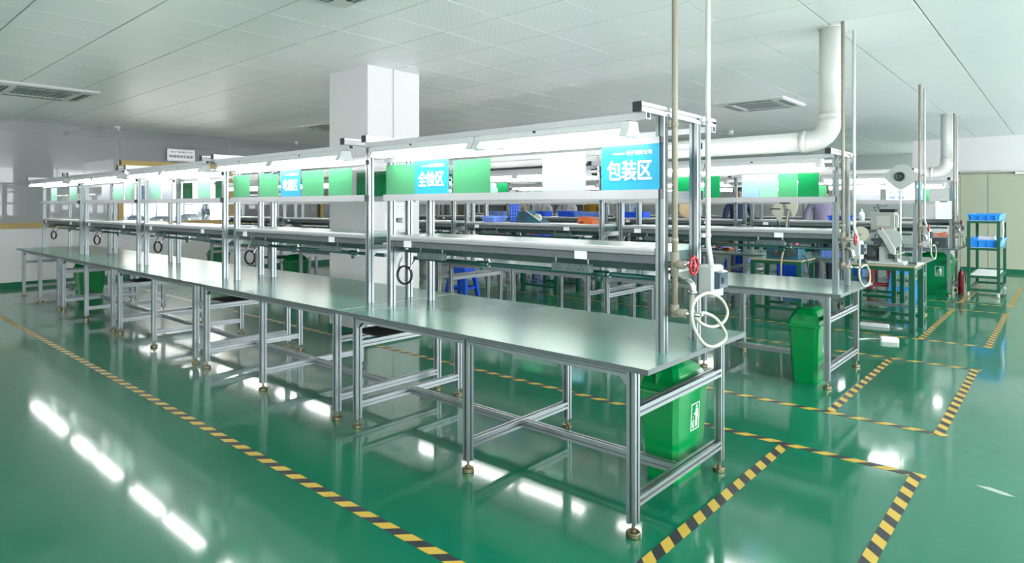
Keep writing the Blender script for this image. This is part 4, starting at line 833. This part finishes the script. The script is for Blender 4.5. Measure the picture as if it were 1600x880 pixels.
# ------------------------------------------------------------------ pillar fittings and laboratory
t = thing('wall_socket', 'white wall socket on the pillar above the paper notice', 'socket', (px1, 2.17, 1.50))
solo('plate', CARD, lambda b: b.box(0, 0.012, -0.06, 0.06, -0.045, 0.045), t)
for sy in (-0.03, 0.03): solo('socket_slots', CAPB, lambda b: (b.box(0.012, 0.013, sy - 0.012, sy - 0.006, 0.01, 0.022), b.box(0.012, 0.013, sy + 0.006, sy + 0.012, 0.01, 0.022), b.box(0.012, 0.013, sy - 0.003, sy + 0.003, -0.02, -0.008)), t)
t = thing('paper_notice', 'white paper notice with black characters taped to the pillar', 'notice', (px1, 2.13, 1.24))
solo('sheet', PAPER, lambda b: b.box(0, 0.002, -0.17, 0.17, 0, 0.21), t)
lettering('已测区', 0.065, TXTB, t, (0.0035, 0, 0.105), SIDE, 0.001)
t = thing('room_plaque', 'silver plaque with black characters above the laboratory window', 'plaque', (X0 + 0.002, 3.08, 2.51))
solo('plate', ALUW, lambda b: b.box(0, 0.02, -0.29, 0.29, 0, 0.26), t)
solo('border', TXTB, lambda b: (b.box(0.02, 0.0215, -0.27, 0.27, 0.24, 0.244), b.box(0.02, 0.0215, -0.27, 0.27, 0.016, 0.02), b.box(0.02, 0.0215, -0.27, -0.266, 0.02, 0.24), b.box(0.02, 0.0215, 0.266, 0.27, 0.02, 0.24)), t)
lettering('物理寿命实验室', 0.072, TXTB, t, (0.0212, 0, 0.095), SIDE, 0.001)
lettering('电子有限公司', 0.04, TXTB, t, (0.0212, 0, 0.195), SIDE, 0.0005, 2.0)
lt = thing('laboratory_lamp', 'lit ceiling lamp inside the laboratory behind the gold framed window', 'lamp', (-14.45, 3.0, 2.45))
solo('lamp_tray', HOOD, lambda b: b.box(-0.32, 0.32, -0.9, 0.9, -0.05, 0), lt)
solo('diffuser', mat('lamp_diffuser', (1, 1, 1), 0.5, emit=(1, 0.99, 0.97), es=14), lambda b: b.box(-0.29, 0.29, -0.87, 0.87, -0.056, -0.05), lt)
t = thing('laboratory_counter', 'white counter inside the laboratory behind the gold framed window', 'counter', (-14.0, 3.0, 0))
solo('counter_top', WHITE, lambda b: b.box(-0.35, 0.35, -1.0, 1.0, 1.12, 1.15), t)
for yy in (-0.98, -0.3, 0.35, 0.94): solo('counter_panel', WHITE, lambda b: b.box(-0.33, 0.33, yy, yy + 0.04, 0, 1.12), t)
for i, (yy, h, w) in enumerate(((2.35, 0.17, 0.18), (2.85, 0.14, 0.22), (3.45, 0.18, 0.24), (3.82, 0.42, 0.10))):
    t = thing('test_instrument', ['blue-grey bench instrument in the laboratory, beside its door edge', 'low blue-grey instrument in the laboratory window', 'blue-grey instrument with thin stand in the laboratory window', 'tall dark instrument at the pillar side of the laboratory window'][i], 'instrument', (-13.95, yy, 1.15), 0, 'laboratory instruments')
    im = mat('instrument_blue_grey_%d' % i, (0.10, 0.14, 0.18), 0.5)
    solo('case', im, lambda b: b.prism([(-w, 0), (w, 0), (w, h * 0.5), (w * 0.6, h), (-w * 0.5, h), (-w, h * 0.7)], 'x', -0.12, 0.12), t)
    solo('stand', im, lambda b: (b.cyl((0, -w * 0.3, h), 0.012, 0.30, 'z', 8), b.box(-0.012, 0.012, -w * 0.3, w * 0.5, h + 0.22, h + 0.24)), t)
    solo('dial', CARD, lambda b: b.cyl((0.12, 0, h * 0.35), 0.03, 0.01, 'x', 12), t)

# ------------------------------------------------------------------ people behind the third row
def person(x, y, rz, shirt, label, hair=HAIRM, lanyard=True, sc=1.06):
    t = thing('person', label, 'person', (x, y, 0), rz, 'workers standing at the rear rows')
    V = []; R = []; E = []
    def add(p, r, parent=None):
        V.append(p); R.append(r)
        if parent is not None: E.append((parent, len(V) - 1))
        return len(V) - 1
    pel = add((0, 0, 0.98), (0.15, 0.11)); wa = add((0, 0, 1.12), (0.14, 0.10), pel); ch = add((0, 0.0, 1.30), (0.165, 0.115), wa); sh = add((0, 0, 1.43), (0.12, 0.085), ch)
    nk = add((0, -0.005, 1.52), (0.055, 0.055), sh); hd = add((0, -0.02, 1.60), (0.082, 0.09), nk); h2 = add((0, -0.015, 1.69), (0.078, 0.088), hd); add((0, -0.005, 1.75), (0.045, 0.05), h2)
    for s in (-1, 1):
        a = add((s * 0.19, 0, 1.42), (0.065, 0.065), sh); e = add((s * 0.25, -0.06, 1.16), (0.047, 0.047), a); w = add((s * 0.16, -0.28, 1.10), (0.032, 0.03), e)
        pm = add((s * 0.145, -0.345, 1.095), (0.032, 0.018), w)
        for f, ln in ((-0.027, 0.06), (-0.009, 0.075), (0.009, 0.07), (0.026, 0.055)):
            k = add((s * 0.14 + f, -0.385, 1.09), (0.009, 0.009), pm); add((s * 0.135 + f, -0.385 - ln * 0.6, 1.07), (0.008, 0.008), k)
        k = add((s * 0.14 - s * 0.045, -0.345, 1.085), (0.01, 0.01), pm); add((s * 0.14 - s * 0.055, -0.375, 1.07), (0.009, 0.009), k)
        hp = add((s * 0.095, 0, 0.90), (0.09, 0.09), pel); kn = add((s * 0.10, -0.02, 0.50), (0.058, 0.06), hp); an = add((s * 0.10, 0.01, 0.09), (0.038, 0.042), kn); add((s * 0.11, -0.13, 0.035), (0.036, 0.03), an)
    me = bpy.data.meshes.new('body'); me.from_pydata(V, E, [])
    o = bpy.data.objects.new('body', me); COL.objects.link(o)
    m = o.modifiers.new('skin', 'SKIN'); m.use_smooth_shade = True
    for i, v in enumerate(me.skin_vertices[0].data): v.radius = R[i]; v.use_root = (i == 0)
    o.modifiers.new('sub', 'SUBSURF').levels = 1
    dg = bpy.context.evaluated_depsgraph_get(); bm = bpy.data.meshes.new_from_object(o.evaluated_get(dg)); bpy.data.objects.remove(o)
    for mm in (shirt, SKINM, TROUS, BLACK): bm.materials.append(mm)
    for p in bm.polygons:
        c = p.center; p.use_smooth = True
        p.material_index = 1 if (c.z > 1.50 or c.y < -0.27 and c.z > 0.8) else 3 if c.z < 0.07 else 2 if c.z < 0.96 else 0
    b = put('body', bm, t); b.scale = (sc, sc, sc)
    hr = solo('hair', hair, lambda q: q.lathe([(0.088, 1.63), (0.098, 1.68), (0.094, 1.735), (0.07, 1.78), (0.02, 1.80)], (0, 0.012, 0), 'z', 14), t); hr.scale = (sc,) * 3
    fc = solo('face', SKINM, lambda q: (q.loft([[(-0.014, -0.10, 1.60), (0.014, -0.10, 1.60), (0, -0.10, 1.65)], [(-0.008, -0.122, 1.604), (0.008, -0.122, 1.604), (0, -0.108, 1.645)]]), q.lathe([(0.004, -0.096), (0.02, -0.09), (0.02, -0.082), (0.004, -0.078)], (0, 0, 1.625), 'x', 8), q.lathe([(0.004, 0.078), (0.02, 0.082), (0.02, 0.09), (0.004, 0.096)], (0, 0, 1.625), 'x', 8)), t); fc.scale = (sc,) * 3
    ey = solo('eyes', BLACK, lambda q: (q.box(-0.042, -0.02, -0.112, -0.09, 1.642, 1.651), q.box(0.02, 0.042, -0.112, -0.09, 1.642, 1.651), q.box(-0.022, 0.022, -0.112, -0.09, 1.568, 1.574)), t); ey.scale = (sc,) * 3
    if lanyard:
        ly = solo('lanyard', RED, lambda q: (q.tube([(-0.06, 0.0, 1.50), (-0.06, -0.075, 1.46), (-0.04, -0.125, 1.36), (0, -0.128, 1.22)], 0.006, 5), q.tube([(0.06, 0.0, 1.50), (0.06, -0.075, 1.46), (0.04, -0.125, 1.36), (0, -0.128, 1.22)], 0.006, 5)), t); ly.scale = (sc,) * 3
        cd = solo('badge', CARD, lambda q: q.box(-0.03, 0.03, -0.135, -0.131, 1.13, 1.22), t); cd.scale = (sc,) * 3
SHIRTW = mat('white_work_shirt', (0.80, 0.81, 0.84), 0.85, 0, 0.04, 12); SHIRTY = mat('mustard_and_white_top', (0.50, 0.28, 0.03), 0.85, 0, 0.3, 5); SHIRTB = mat('pale_blue_shirt', (0.45, 0.55, 0.75), 0.85, 0, 0.05, 8)
SHIRTC = mat('beige_shirt', (0.58, 0.50, 0.38), 0.85, 0, 0.05, 8); SHIRTN = mat('dark_navy_shirt', (0.03, 0.05, 0.11), 0.85); SHIRTP = mat('mauve_shirt', (0.30, 0.26, 0.40), 0.85, 0, 0.1, 8)
person(-8.5, 8.9, 0.05, SHIRTC, 'worker in a beige shirt standing behind the third row', lanyard=False)
person(-7.8, 8.95, 0.1, SHIRTW, 'worker in white shirt and red lanyard, beside the one in beige')
person(-7.05, 8.9, 0.0, SHIRTW, 'worker in white shirt and red lanyard behind the pale blue tray')
person(-6.35, 8.9, -0.1, SHIRTY, 'worker in a mustard yellow top behind the third row', lanyard=False)
person(-5.5, 9.0, 0.0, SHIRTB, 'worker in a pale blue shirt behind the second bench of the third row', lanyard=False)
person(-3.2, 9.0, 0.6, SHIRTN, 'worker in a dark navy shirt behind the second bench of the third row', lanyard=False)
person(-1.75, 9.0, 0.3, SHIRTP, 'worker in a mauve shirt behind the first bench of the third row', lanyard=False)
